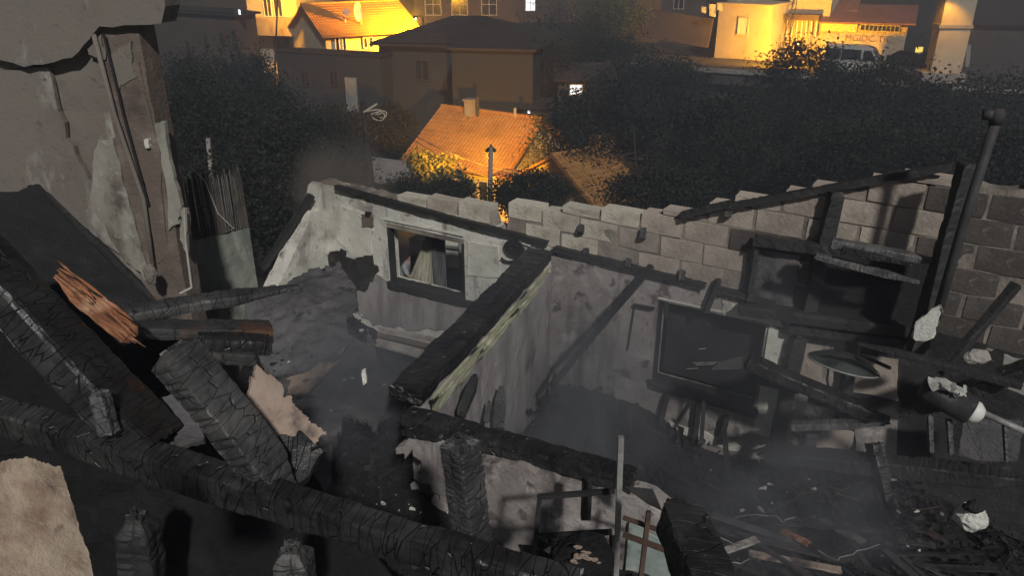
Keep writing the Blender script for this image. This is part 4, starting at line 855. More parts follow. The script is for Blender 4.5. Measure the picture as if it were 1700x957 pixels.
TP([(140, 62), (168, 58), (176, 98), (146, 92)], .02, M['plaster_left'], 4)
TP([(178, 90), (215, 70), (225, 130), (196, 145)], .02, M['plaster_left'], 5)
TP([(238, 232), (246, 230), (247, 246), (241, 246)], .045, M['plaster_pale'], 6, jit=.008)
TP([(190, 110), (232, 105), (262, 250), (280, 420), (262, 440), (238, 300)], .012, M['plaster_brown'], 7)
m = MB(); m.tube([PT(155, 55, .05), PT(190, 190, .05), PT(238, 330, .05), PT(258, 470, .05)], .018, 8); m.build('conduit', M['plaster_left'], nh, smooth=True)
m = MB(); m.tube([PT(172, 55, .045), PT(205, 190, .045), PT(246, 340, .045)], .010, 6); m.build('cable', M['soot'], nh)
# eave slab with a rounded broken underside
V = []; ed = [(-60, 78), (40, 112), (120, 95), (165, 45), (268, 38), (274, 10), (270, -60), (-60, -60)]
pts = []; rs_ = random.Random(4)
for i, (x, y) in enumerate(ed):
    x2, y2 = ed[(i + 1) % len(ed)]
    for k in range(5): t = k / 5; pts.append(PT(x + (x2 - x) * t + (rs_.uniform(-2, 2) if i < 4 else 0), y + (y2 - y) * t + (rs_.uniform(-2, 2) if i < 4 else 0), .07))
m = MB(); m.prism(pts, -tn * .2); m.build('eave_slab', M['plaster_left'], nh)
# low wall with reed screen
gw = thing('garden_wall', 'green grey garden wall with a reed screen beside the tall plaster corner', 'wall', tuple(PY(370, 470, 7.4)))
gA = PY(318, 470, 7.2); gB = PY(424, 450, 7.7); g_u = Vector((gB.x - gA.x, gB.y - gA.y, 0)); g_L = g_u.length; g_u.normalize(); g_n = Vector((g_u.y, -g_u.x, 0))
def PGW(x, y, off=0.):
    d = D(x, y); o = Vector((gA.x, gA.y, 0)) + g_n * off; return CAM + d * ((o - CAM).dot(g_n) / d.dot(g_n))
zt = PGW(370, 385).z
v, f = wall_mesh(Vector((gA.x, gA.y, 0)) - g_u * .3, g_u, g_n, g_L + .3, -3.6, lambda s: zt, .15, (), cell=.08, rough=.02, seed=45); mesh_link('wall', v, f, M['green_wall'], gw)
r_ = random.Random(2); zr = PGW(400, 285).z; zl = PGW(310, 282).z
nre = 90
for k in range(nre):
    s = -.28 + (g_L + .27) * k / (nre - 1); top = zl + (zr - zl) * k / nre + r_.uniform(-.08, .05) - (.12 if 16 < k < 38 else 0)
    m = MB(); p = Vector((gA.x, gA.y, 0)) + g_u * s + g_n * r_.uniform(.0, .02); m.bar(p + Vector((0, 0, zt - .01)), p + g_u * r_.uniform(-.02, .02) + Vector((0, 0, top)), .011, .010); m.build('reed', M['reed'] if k % 3 else M['slab'], gw)
m = MB(); m.tube([PGW(300, 262, .05), PGW(340, 300, .05), PGW(352, 330, .05), PGW(362, 355, .05), PGW(388, 380, .05)], .006, 6); tag(m.build('loose_cable', M['white_wood']), 'thin pale cable drooping over the reed screen', 'cable')
m = MB(); m.tube([PT(306, 345, .12), PT(308, 400, .12), PT(318, 478, .12)], .009, 6); m.tube([PT(318, 478, .12), PT(298, 488, .2)], .009, 6); tag(m.build('drain_pipe', M['white_wood']), 'thin white bent pipe at the foot of the plaster corner', 'pipe')
TP([(300, 345), (312, 352), (310, 420), (300, 400)], .03, M['tower_pale'], 9)
chunk('plaster_lump', 'grey plaster lump at the foot of the weathered corner', 'plaster lump', PT(250, 455, .25), .07, M['plaster_left'], 22, (.7, .6, 1.2))

# ------------------------------------------------------------------ the hillside quarter behind
def plan(A, B):
    u = Vector((B.x - A.x, B.y - A.y, 0)); L = u.length; u.normalize(); n = Vector((u.y, -u.x, 0)); return u, n, L
def slab_quad(m, a, b, c, d, t):
    nn = (Vector(b) - Vector(a)).cross(Vector(d) - Vector(a)).normalized()
    if nn.z < 0: nn = -nn
    m.prism([a, b, c, d], nn * t)
def tiles(parent, a, b, c, d, mat, pitch=.24, row=.36, amp=.045):
    """interlocking tiles over the slope a-b (eave) to d-c (ridge), one relief mesh"""
    a, b, c, d = [np.array(p) for p in (a, b, c, d)]; W = np.linalg.norm(b - a); H = np.linalg.norm(d - a); nc = int(W / pitch) * 4; nr = int(H / row)
    nn = np.cross(b - a, d - a); nn /= np.linalg.norm(nn); nn = nn if nn[2] > 0 else -nn; V = []; F = []; rs = np.random.RandomState(1)
    for r in range(nr):
        for e in (0, 1):
            v = (r + e) / nr
            for i in range(nc + 1):
                u = i / nc; p = (1 - u) * (1 - v) * a + u * (1 - v) * b + u * v * c + (1 - u) * v * d
                V.append(p + nn * (amp * (.5 + .5 * math.cos(i * math.pi / 2)) + (.05 if e == 0 else .012) + rs.uniform(-.006, .006)))
        o = r * 2 * (nc + 1); F += [(o + i, o + i + 1, o + nc + 2 + i, o + nc + 1 + i) for i in range(nc)]
        if r: q = o - (nc + 1); F += [(q + i, q + i + 1, o + i + 1, o + i) for i in range(nc)]
    o = mesh_link('tiles', V, F, mat, parent); kind(o, 'stuff'); return o
def bld(name, label, A, B, depth, zb, ze, wmat, cat='house', group=None):
    """box of walls from front corners A,B; returns thing and a frame"""
    u, n, L = plan(A, B); t = thing(name, label, cat, (A.x, A.y, zb), group); A0 = Vector((A.x, A.y, 0))
    fr = dict(u=u, n=n, L=L, A=A0, d=depth, zb=zb, ze=ze, t=t)
    m = MB(); c = A0 + u * L / 2 - n * depth / 2 + Vector((0, 0, (zb - 2.5 + ze) / 2)); m.obox(c, u * L / 2, n * depth / 2, Vector((0, 0, (ze - zb + 2.5) / 2))); fr['wall'] = m.build('wall', wmat, t)
    return fr
def on(fr, s, z, off=0.): return fr['A'] + fr['u'] * s + fr['n'] * off + Vector((0, 0, z))
def pix_on(fr, x, y, off=0.):
    d = D(x, y); o = fr['A'] + fr['n'] * off; p = CAM + d * ((o - CAM).dot(fr['n']) / d.dot(fr['n'])); return (p - fr['A']).dot(fr['u']), p.z
def win(fr, s0, s1, z0, z1, pane=None, fmat=None, mull=1, name='window', cross=False):
    u, n = fr['u'], fr['n']; fm = fmat or M['frame']; c = on(fr, (s0 + s1) / 2, (z0 + z1) / 2)
    w = MB(); w.obox(c + n * .02, u * (s1 - s0) / 2, n * .03, Vector((0, 0, (z1 - z0) / 2))); W = w.build(name, pane or M['glass'], fr['t'])
    f = MB(); q = .07
    for (a, b, cc, d) in ((s0 - q, s0, z0, z1), (s1, s1 + q, z0, z1), (s0 - q, s1 + q, z1, z1 + q), (s0 - q, s1 + q, z0 - q, z0)):
        f.obox(on(fr, (a + b) / 2, (cc + d) / 2, .05), u * (b - a) / 2, n * .06, Vector((0, 0, (d - cc) / 2)))
    for k in range(mull):
        s = s0 + (s1 - s0) * (k + 1) / (mull + 1); f.obox(on(fr, s, (z0 + z1) / 2, .06), u * .03, n * .04, Vector((0, 0, (z1 - z0) / 2 - .001)))
    if cross: f.obox(on(fr, (s0 + s1) / 2, z0 + (z1 - z0) * .62, .06), u * ((s1 - s0) / 2 - .001), n * .036, Vector((0, 0, .03)))
    f.build('frame', fm, W); return W
def wpx(fr, x0, y0, x1, y1, **k):
    a = pix_on(fr, x0, y0); b = pix_on(fr, x1, y1); return win(fr, min(a[0], b[0]), max(a[0], b[0]), min(a[1], b[1]), max(a[1], b[1]), **k)
def gable_roof(fr, rise, over=.4, mat=None, tl=True, th=.12, ridge_off=0.):
    u, n, L, d, ze, t = fr['u'], fr['n'], fr['L'], fr['d'], fr['ze'], fr['t']; k = over * rise / (d / 2)
    e0 = on(fr, -over, ze - k, over); e1 = on(fr, L + over, ze - k, over); r0 = on(fr, -over, ze + rise, -d / 2); r1 = on(fr, L + over, ze + rise, -d / 2)
    b0 = on(fr, -over, ze - k, -d - over); b1 = on(fr, L + over, ze - k, -d - over)
    m = MB(); slab_quad(m, e0, e1, r1, r0, th); slab_quad(m, r0, r1, b1, b0, th * .97); rf = m.build('roof', mat or M['tile'], t)
    g = MB()
    for s in (.02, L - .22): g.prism([on(fr, s, ze, -.02), on(fr, s, ze + rise - .03, -d / 2), on(fr, s, ze, -d + .02)], u * .2)
    g.build('gable', fr['wall'].data.materials[0], t)
    up = Vector((0, 0, th * .9))
    if tl: tiles(rf, e0 + up, e1 + up, r1 + up, r0 + up, mat or M['tile'])
    rg_ = MB(); rg_.tube([r0 + Vector((0, 0, th + .02)), r1 + Vector((0, 0, th + .02))], .13, 8); rg_.build('ridge', mat or M['tile'], rf)
    return rf
def hip_roof(fr, rise, over=.5, mat=None, th=.15, inset=None):
    u, n, L, d, ze, t = fr['u'], fr['n'], fr['L'], fr['d'], fr['ze'], fr['t']; ins = inset or d / 2
    c = [on(fr, -over, ze, over), on(fr, L + over, ze, over), on(fr, L + over, ze, -d - over), on(fr, -over, ze, -d - over)]
    r0 = on(fr, min(ins, L / 2 - .05), ze + rise, -d / 2); r1 = on(fr, max(L - ins, L / 2 + .05), ze + rise, -d / 2); up = Vector((0, 0, th))
    vs = c + [p + up for p in c] + [r0 + up, r1 + up]; m = MB()
    m.add(vs, [(3, 2, 1, 0), (0, 1, 5, 4), (1, 2, 6, 5), (2, 3, 7, 6), (3, 0, 4, 7), (4, 5, 9, 8), (5, 6, 9), (6, 7, 8, 9), (7, 4, 8)])
    rf = m.build('roof', mat or M['tile_dark'], t); tiles(rf, c[0] + up, c[1] + up, r1 + up, r0 + up, mat or M['tile_dark'], .5, .6, .05); return rf
def chimney(fr, s, off, z0, z1, w=.5, mat=None, parent=None):
    m = MB(); m.obox(on(fr, s, (z0 + z1) / 2, off), fr['u'] * w / 2, fr['n'] * w / 2, Vector((0, 0, (z1 - z0) / 2))); m.obox(on(fr, s, z1 + .05, off), fr['u'] * w * .62, fr['n'] * w * .62, Vector((0, 0, .06))); m.build('chimney', mat or M['concrete'], parent or fr['t'])
def flat_roof(fr, mat, th=.18, over=.25):
    m = MB(); m.obox(on(fr, fr['L'] / 2, fr['ze'] + th / 2, -fr['d'] / 2), fr['u'] * (fr['L'] / 2 + over), fr['n'] * (fr['d'] / 2 + over), Vector((0, 0, th / 2))); return m.build('roof', mat, fr['t'])

# orange tiled house in the valley
eA, eB = PZ(676, 262, -6.9), PZ(846, 292, -6.9)
h = bld('tiled_house', 'house with the orange lit tiled roof and chimney in the valley', eA + (eB - eA) * .05, eB - (eB - eA) * .05, 7.4, -9.9, -6.75, M['yellow'])
rf = gable_roof(h, 2.25, .45); chimney(h, 2.0, -3.4, -5.2, -3.75, .55, M['concrete'], rf)
m = MB(); m.tube([on(h, 2.6, -5.0, -3.3), on(h, 2.6, -3.4, -3.3)], .1, 8); m.build('stove_pipe', M['pipe'], rf); m = MB(); m.tube([on(h, 5.1, -4.7, -3.6), on(h, 5.1, -3.9, -3.6)], .09, 8); m.build('vent_pipe', M['concrete'], rf)
win(h, 5.0, 6.2, -8.6, -7.5, mull=1)
# annex with a bright yellow wall below its eave
yA, yB = PY(818, 312, 40.5), PY(852, 313, 39.8)
h = bld('lean_to', 'small bright yellow wall of a lean-to below the orange roof', yA, yB, 1.4, -9.5, PY(835, 297, 40).z, M['yellow']); flat_roof(h, M['sheet'], .1, .1)
# low garden wall of the orange house
m = MB(); p0, p1 = PY(612, 262, 45), PY(690, 272, 44); m.bar(p0 - Vector((0, 0, .7)), p1 - Vector((0, 0, .7)), .25, 1.5); tag(m.build('garden_wall', M['concrete']), 'low orange lit garden wall left of the tiled house', 'wall')
# roofs right of it behind the bare tree
eA, eB = PZ(946, 312, -6.4), PZ(1010, 322, -6.4)
h = bld('shed_house', 'small orange tiled shed roof right of the dark tree', eA, eB, 2.6, -9.6, -6.3, M['brown']); gable_roof(h, .75, .2)
eA, eB = PZ(990, 345, -6.6), PZ(1105, 318, -6.6)
h = bld('tiled_house', 'house with a broad dull orange roof seen through bare branches', eA, eB, 6.4, -9.6, -6.5, M['brown']); rf = gable_roof(h, 1.7, .3); chimney(h, 2.6, -3.2, -5.2, -4.2, .5, M['tile'], rf); chimney(h, 3.6, -3.4, -5.2, -4.3, .5, M['tile'], rf)

# middle distance
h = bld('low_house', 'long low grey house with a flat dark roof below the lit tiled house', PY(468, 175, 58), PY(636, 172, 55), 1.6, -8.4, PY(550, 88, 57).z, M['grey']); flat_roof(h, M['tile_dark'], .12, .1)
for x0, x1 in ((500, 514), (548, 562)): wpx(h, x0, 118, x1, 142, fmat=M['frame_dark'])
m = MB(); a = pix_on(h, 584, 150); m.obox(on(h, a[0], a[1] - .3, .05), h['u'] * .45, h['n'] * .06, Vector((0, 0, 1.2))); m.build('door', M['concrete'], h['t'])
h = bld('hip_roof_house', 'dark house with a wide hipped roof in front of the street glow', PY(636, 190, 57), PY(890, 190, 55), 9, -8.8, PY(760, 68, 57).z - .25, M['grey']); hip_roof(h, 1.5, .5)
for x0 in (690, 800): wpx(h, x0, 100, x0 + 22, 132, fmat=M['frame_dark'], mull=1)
h = bld('plain_shed', 'plain grey rendered shed wall before the hipped roof house', PY(752, 172, 52), PY(884, 168, 51), 3, -8.8, PY(820, 82, 52).z, M['grey_night']); flat_roof(h, M['tile_dark'], .15)
h = bld('cottage', 'tiny dark cottage with one lit white window among the trees', PY(926, 168, 54), PY(1016, 170, 54), 4, -8.8, PY(960, 132, 54).z, M['grey']); gable_roof(h, .6, .3, M['tile_dark'], tl=False)
wpx(h, 947, 141, 965, 156, pane=M['lit'], mull=1, cross=True)
h = bld('shed', 'small dark shed with a tiny bright lamp behind the tiled house', PY(868, 205, 50), PY(915, 208, 50), 3, -8.8, PY(890, 180, 50).z, M['grey']); flat_roof(h, M['tile_dark'], .1)
wpx(h, 876, 183, 880, 188, pane=M['lit'], mull=0, fmat=M['frame_dark'])

# far street, left
h = bld('brown_house', 'dim brown house with a sloping eave and slit windows at upper left', PY(272, 132, 66), PY(402, 118, 61), 2.0, -7.4, PY(360, 22, 63).z, M['brown_night']); hip_roof(h, .25, .3, M['tile_dark'], inset=1.2)
for x, y in ((310, 68), (340, 62), (367, 55), (387, 50)): wpx(h, x, y, x + 8, y + 26, fmat=M['frame_dark'], mull=0)
wpx(h, 396, 15, 402, 24, pane=M['lit'], mull=0, fmat=M['frame_dark'])
h = bld('apartment_house', 'yellow lit apartment house with a rounded balcony at upper left', PY(424, 118, 74), PY(503, 112, 73), 8, -6.8, 3.0, M['yellow'])
wpx(h, 437, -6, 452, 26, mull=1, fmat=M['white']); wpx(h, 454, -6, 470, 26, mull=1, fmat=M['white']); wpx(h, 455, 62, 482, 84, mull=1, fmat=M['frame_dark'])
m = MB(); a0 = pix_on(h, 402, 30); a1 = pix_on(h, 512, 34); zb_ = pix_on(h, 460, 56)[1]
arc = [on(h, a0[0], zb_), on(h, a1[0] - .6, zb_)] + [on(h, a1[0] - .6 + .6 * math.sin(t), zb_, 1.5 - 1.5 * (1 - math.sin(t)) * 0 - 1.5 + 1.5 * math.sin(t) * 1.0) for t in np.linspace(.3, 1.57, 5)] + [on(h, a0[0] + 1.0, zb_, 1.5), on(h, a0[0], zb_, .9)]
m.prism(arc, Vector((0, 0, pix_on(h, 460, 28)[1] - zb_))); m.build('balcony', M['brown'], h['t'])
# lit tiled house
eA, eB = PZ(540, 62, -1.95), PZ(690, 52, -1.95)
h = bld('lit_tiled_house', 'house with a glowing yellow tiled roof and a satellite dish on it', Vector((eA.x, eA.y, 0)), Vector((eB.x, eB.y, 0)), 7.5, -6.3, -1.75, M['yellow']); rf = gable_roof(h, 2.0, .4)
for x0, x1, y0, y1 in ((556, 563, 62, 82), (568, 574, 62, 82), (603, 609, 63, 78), (612, 618, 62, 78)): wpx(h, x0, y0, x1, y1, mull=0, fmat=M['white'])
dd = MB(); ds = pix_on(h, 598, 20, -.8); dc = on(h, ds[0], ds[1], -.8)
dd.tube([dc - Vector((0, 0, 2.6)), dc], .06, 8); dd.build('mast', M['yellow'], rf)
V = [dc + Vector((-.1, -.15, .1))]; F = []
for i in range(1, 5):
    for j in range(20):
        t = 2 * math.pi * j / 20; r = i / 4; V.append(dc + Vector((.45 * r * math.cos(t) * .6 - .1, -.25 * r * r - .1 + .3 * math.cos(t) * r, .1 + .75 * r * math.sin(t))))
F = [(0, 1 + j, 1 + (j + 1) % 20) for j in range(20)] + [(1 + i * 20 + j, 1 + i * 20 + (j + 1) % 20, 21 + i * 20 + (j + 1) % 20, 21 + i * 20 + j) for i in range(3) for j in range(20)]
mesh_link('dish', V, F, M['white'], rf, smooth=True)
m = MB(); m.tube([on(h, ds[0] - 1.2, ds[1] - 1.5, -1.2), on(h, ds[0] - 1.2, ds[1] + .3, -1.2)], .05, 6); m.bar(on(h, ds[0] - 1.2, ds[1] - .1, -1.2), on(h, ds[0] - .9, ds[1] + .2, -1.2), .12, .5); m.build('antenna', M['white'], rf)
h = bld('town_block', 'long plastered town block with four windows along the top edge', PY(690, 60, 92), PY(1010, 55, 92), 9, -4.5, 6.0, M['brown_night'])
for x0, x1 in ((706, 732), (750, 776), (800, 824)): wpx(h, x0, -4, x1, 24, mull=1, cross=True)
wpx(h, 873, -4, 888, 17, pane=M['lit'], mull=1, cross=True)
# far street, right
h = bld('rendered_house', 'dim ochre rendered house left of the laundry lines', PY(1052, 60, 84), PY(1166, 66, 82), 7, -5.0, 5.0, M['brown_night'])
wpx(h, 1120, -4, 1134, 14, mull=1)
m = MB(); m.bar(PY(1040, 32, 79), PY(1180, 55, 75), .3, 2.6); tag(m.build('retaining_wall', M['brown_night']), 'dark brick retaining wall below the dim ochre house', 'wall')
h = bld('yellow_house', 'blocky yellow house with a pale door panel right of the laundry', PY(1188, 72, 76), PY(1272, 70, 73), 6, -5.6, PY(1230, 8, 75).z, M['yellow']); flat_roof(h, M['yellow'], .15, .1)
wpx(h, 1228, 29, 1240, 57, pane=M['white'], mull=0, name='door', fmat=M['yellow'])
h2 = bld('upper_house', 'upper yellow house with a bluish lit window above the flat roof', PY(1205, 40, 82), PY(1275, 38, 80), 6, -3.5, 6.0, M['yellow']); wpx(h2, 1226, -8, 1252, 9, pane=M['lit'], mull=2, cross=True)
for k, (x, y, w, hh) in enumerate(((1177, 6, 12, 22), (1190, 4, 10, 14), (1164, 10, 9, 12))):
    m = MB(); m.prism([PY(x, y, 74), PY(x + w, y + 1, 74), PY(x + w - 1, y + hh, 74.1), PY(x + 1, y + hh - 2, 74.1)], Vector((0, .05, 0)))
    tag(m.build('laundry', M['laundry']), ('large pale cloth hanging on the laundry line', 'small dark cloth right of the large hanging cloth', 'small cloth left of the large hanging cloth')[k], 'laundry', 'laundry by the yellow house')
h = bld('railed_house', 'yellow house with a dark awning and a row of pale porch posts', PY(1298, 95, 77), PY(1366, 97, 75), 6, -5.4, 6.0, M['yellow'])
m = MB(); p0, p1 = pix_on(h, 1294, 27, 1), pix_on(h, 1362, 29, 1); m.bar(on(h, p0[0], p0[1], .7), on(h, p1[0], p1[1], .7), 1.6, .5); m.build('awning', M['frame_dark'], h['t'])
for k in range(8):
    x = 1300 + 8 * k; a = pix_on(h, x, 33, 1.2); b = pix_on(h, x - 3, 62, 1.2); m = MB(); m.bar(on(h, a[0], a[1], 1.2), on(h, b[0], b[1], 1.2), .12, .12); m.build('porch_post', M['white'], h['t'])
lad = thing('ladder', 'tall thin ladder leaning on the railed yellow house', 'ladder', tuple(PY(1300, 80, 73.5)))
for dx in (0, 10): m = MB(); m.bar(PY(1298 + dx, 82, 73.4), PY(1317 + dx * .6, 0, 74.5), .07, .07); m.build('rail', M['steel_black'], lad)
for k in range(8): t = (k + .5) / 8; m = MB(); m.bar(PY(1298 + 19 * t, 82 - 82 * t, 73.4 + 1.1 * t), PY(1308 + 15 * t, 82 - 82 * t, 73.4 + 1.1 * t), .05, .05); m.build('rung', M['steel_black'], lad)
h = bld('shop', 'ochre shop with red brown sheet roofs and painted letters on its wall', PY(1358, 108, 75), PY(1494, 112, 72), 6, -5.4, PY(1425, 42, 73.5).z, M['yellow'])
p0, p1 = pix_on(h, 1354, 38, .9), pix_on(h, 1520, 42, .9); m = MB(); slab_quad(m, on(h, p0[0], p0[1], .9), on(h, p1[0], p1[1], .9), on(h, p1[0], p1[1] + 1.3, -3), on(h, p0[0], p0[1] + 1.3, -3), .15); m.build('roof', M['sheet'], h['t'])
p0, p1 = pix_on(h, 1360, 20, -1.5), pix_on(h, 1424, 20, -1.5); m = MB(); slab_quad(m, on(h, p0[0], p0[1], -1.5), on(h, p1[0], p1[1], -1.5), on(h, p1[0], p1[1] + 1.3, -5), on(h, p0[0], p0[1] + 1.3, -5), .15); m.build('upper_roof', M['sheet'], h['t'])
a, b = pix_on(h, 1363, 50), pix_on(h, 1424, 40); m = MB(); m.obox(on(h, (a[0] + b[0]) / 2, (a[1] + b[1]) / 2, .12), h['u'] * (b[0] - a[0]) / 2, h['n'] * .05, Vector((0, 0, (b[1] - a[1]) / 2))); m.build('sign_board', M['white'], h['t'])
wpx(h, 1430, 41, 1492, 52, mull=8, fmat=M['frame'])
fc = bpy.data.curves.new('lettering', 'FONT'); fc.body = 'MGIDC TIC'; fc.size = 1.0; fc.extrude = .01
fo = bpy.data.objects.new('lettering_curve', fc); col.objects.link(fo); bpy.context.view_layer.update()
lm = bpy.data.meshes.new_from_object(fo.evaluated_get(bpy.context.evaluated_depsgraph_get())); bpy.data.objects.remove(fo)
lo = bpy.data.objects.new('lettering', lm); col.objects.link(lo); lm.materials.clear(); lm.materials.append(M['letter']); lo.parent = h['t']
a, b = pix_on(h, 1402, 63), pix_on(h, 1482, 60); wl_ = max(v.co.x for v in lm.vertices); k = (b[0] - a[0]) / wl_
mm = Matrix((h['u'], Vector((0, 0, 1)), h['n'])).transposed().to_4x4() @ Matrix.Diagonal((k, k, 1, 1)); mm.translation = on(h, a[0], a[1] - .2, .03) - Vector(ORG[h['t'].name]); lo.matrix_basis = mm
# far right dim house and the tall concrete pillar
h = bld('dim_house', 'dim brown house at the upper right beyond the tall pillar', PY(1592, 108, 70), PY(1740, 112, 68), 8, -5.0, PY(1650, 40, 69).z, M['brown_night']); gable_roof(h, 1.6, .4, M['tile_dark'], tl=False)
m = MB(); m.bar(PY(1604, 110, 66), PY(1607, 74, 66), .35, .35); tag(m.build('gate_post', M['concrete']), 'pale gate post before the dim house at upper right', 'post')
pz = PY(1562, 128, 60); pc = thing('concrete_pillar', 'tall orange lit concrete pillar at the upper right', 'pillar', (pz.x, pz.y, pz.z))
m = MB(); m.box((pz.x, pz.y, pz.z + 4), 2.1, 1.6, 9, R(-10)); m.build('shaft', M['yellow'], pc); m = MB(); m.box((pz.x, pz.y, PY(1562, 42, 60).z), 2.3, 1.8, .25, R(-10)); m.build('band', M['concrete'], pc)
m = MB(); m.box((pz.x - .2, pz.y, pz.z + .1), 3.0, 2.2, .7, R(-10)); m.build('plinth', M['concrete'], pc)
bl = PY(1562, -22, 60) + Vector((-.3, -1.9, 0)); m = MB(); m.bar(PY(1562, -18, 60), bl + Vector((0, 0, .15)), .07, .07); m.build('added_lamp_arm', M['steel_black'], pc)  # bracket lamp out of view, added to light the shaft orange
m = MB(); m.tube([bl + Vector((0, 0, .12)), bl - Vector((0, 0, .05))], [.08, .24], 12); m.build('lamp_shade', M['steel_black'], pc); m = MB(); m.tube([bl - Vector((0, 0, .02)), bl - Vector((0, 0, .14))], [.09, .05], 10); m.build('bulb', M['lamp'], pc)
ld = bpy.data.lights.new('added_pillar_light', 'SPOT'); ld.energy = 900; ld.color = SODIUM; ld.spot_size = R(95); ld.spot_blend = .6; ld.shadow_soft_size = .1
lo_ = bpy.data.objects.new('added_pillar_light', ld); col.objects.link(lo_); lo_.parent = pc; lo_.location = bl - Vector((0, 0, .25)) - Vector(ORG[pc.name]); lo_.rotation_euler = (PY(1562, 90, 59.4) - bl).to_track_quat('-Z', 'Y').to_euler()
# street sheet with kerb along the far houses
sA_, sB_ = PY(1180, 112, 69), PY(1760, 156, 58)
def street():
    u, n, L = plan(sA_, sB_); V = []; F = []; N_ = 30
    for i in range(N_ + 1):
        p = sA_ - u * 14 + u * ((L + 20) * i / N_); V += [p + n * 1.0, p - n * 6.5]
    V = [(v[0], v[1], v[2] + .02) for v in V]; F = [(2 * i, 2 * i + 2, 2 * i + 3, 2 * i + 1) for i in range(N_)]
    V2 = [(v[0], v[1], v[2] - 1.2) for v in V]; b = len(V); F += [(b + 2 * i, 2 * i, 2 * i + 2, b + 2 * i + 2)[::-1] for i in range(N_)]
    kind(mesh_link('street', V + V2, F, M['road'], origin=(0, 0, 0)), 'structure')
    m = MB(); m.bar(sA_ - u * 13 + n * 1.1 + Vector((0, 0, .05)), sB_ + u * 5 + n * 1.1 + Vector((0, 0, .05)), .25, .35); kind(m.build('kerb', M['concrete']), 'structure')
street()
# white minibus parked in front of the shop
def minibus():
    f0, r0 = PY(1466, 131, 66.0), PY(1362, 113, 68.5); fw_ = Vector((f0.x - r0.x, f0.y - r0.y, 0)); L = fw_.length; fw_.normalize(); sd_ = Vector((fw_.y, -fw_.x, 0)); z = (f0.z + r0.z) / 2 - .1; o = Vector((r0.x, r0.y, z))
    t = thing('minibus', 'white minibus parked in front of the lettered shop wall', 'minibus', tuple(o))
    prof = [(0, .35), (0, 2.15), (.12, 2.4), (L * .68, 2.42), (L * .78, 2.25), (L * .90, 1.35), (L * .985, 1.15), (L, .8), (L, .35)]
    w = .95; V = []; n = len(prof)
    for sgn in (-1, 1):
        for (a, b) in prof: V.append(o + fw_ * a + sd_ * sgn * (w if b < 1.4 else w * .9) + Vector((0, 0, b)))
    F = [tuple(range(n)), tuple(range(2 * n - 1, n - 1, -1))] + [(i, i + n, (i + 1) % n + n, (i + 1) % n) for i in range(n)]
    mesh_link('body', V, F, M['van'], t)
    for (a, b) in ((.35, L * .30), (L * .32, L * .62)):
        m = MB(); m.prism([o + fw_ * a + sd_ * .962 + Vector((0, 0, 1.35)), o + fw_ * b + sd_ * .962 + Vector((0, 0, 1.35)), o + fw_ * b + sd_ * .90 + Vector((0, 0, 2.15)), o + fw_ * a + sd_ * .90 + Vector((0, 0, 2.15))], -sd_ * .02); m.build('side_window', M['glass'], t)
    m = MB(); m.prism([o + fw_ * L * .66 + sd_ * .962 + Vector((0, 0, 1.35)), o + fw_ * L * .86 + sd_ * .962 + Vector((0, 0, 1.35)), o + fw_ * L * .76 + sd_ * .90 + Vector((0, 0, 2.12)), o + fw_ * L * .66 + sd_ * .90 + Vector((0, 0, 2.12))], -sd_ * .02); m.build('front_side_window', M['glass'], t)
    wf = [o + fw_ * (L * .79) + Vector((0, 0, 2.22)), o + fw_ * (L * .90) + Vector((0, 0, 1.42))]; m = MB(); m.prism([wf[0] - sd_ * .75, wf[0] + sd_ * .75, wf[1] + sd_ * .8, wf[1] - sd_ * .8], (fw_ * .6 + Vector((0, 0, .8))).normalized() * .03); m.build('windscreen', M['glass'], t)
    for a in (L * .2, L * .8):
        for sg in (-1, 1): m = MB(); c = o + fw_ * a + sd_ * sg * .85 + Vector((0, 0, .36)); m.tube([c - sd_ * .12, c + sd_ * .12], .36, 16); m.build('wheel', M['tyre'], t)
    for sg in (-1, 1): m = MB(); m.obox(o + fw_ * (L + .01) + sd_ * sg * .7 + Vector((0, 0, .85)), fw_ * .03, sd_ * .18, Vector((0, 0, .12))); m.build('headlight', M['frame'], t)
minibus()
def car():
    c = PY(1516, 116, 64); t = thing('parked_car', 'black car with one glowing amber lamp beside the tall pillar', 'car', tuple(c)); fw_ = Vector((.45, -.9, 0)).normalized(); sd_ = Vector((fw_.y, -fw_.x, 0)); o = Vector(c) - fw_ * 2; L = 4.1
    prof = [(0, .3), (0, .9), (.25, 1.0), (.9, 1.45), (2.3, 1.48), (3.05, 1.0), (3.95, .85), (L, .6), (L, .3)]; n = len(prof); V = [o + fw_ * a + sd_ * s_ * (.85 if b < 1.1 else .68) + Vector((0, 0, b)) for s_ in (-1, 1) for a, b in prof]
    mesh_link('body', V, [tuple(range(n)), tuple(range(2 * n - 1, n - 1, -1))] + [(i, i + n, (i + 1) % n + n, (i + 1) % n) for i in range(n)], M['car'], t)
    for a in (.75, 3.25):
        for sg in (-1, 1): m = MB(); q = o + fw_ * a + sd_ * sg * .8 + Vector((0, 0, .32)); m.tube([q - sd_ * .1, q + sd_ * .1], .32, 14); m.build('wheel', M['tyre'], t)
    m = MB(); m.prism([o + fw_ * 2.42 + sd_ * .6 + Vector((0, 0, 1.44)), o + fw_ * 2.42 - sd_ * .6 + Vector((0, 0, 1.44)), o + fw_ * 3.0 - sd_ * .7 + Vector((0, 0, 1.06)), o + fw_ * 3.0 + sd_ * .7 + Vector((0, 0, 1.06))], Vector((0, -.02, .03))); m.build('windscreen', M['glass'], t)
    lp = PY(1526, 82, 63.4); m = MB(); m.box(tuple(lp), .55, .2, .38, R(20)); m.build('roof_lamp', M['tail'], t)
    m = MB(); m.bar(lp - Vector((0, 0, .5)), lp - Vector((0, 0, .1)), .08, .08); m.build('lamp_stem', M['steel_black'], t)
car()

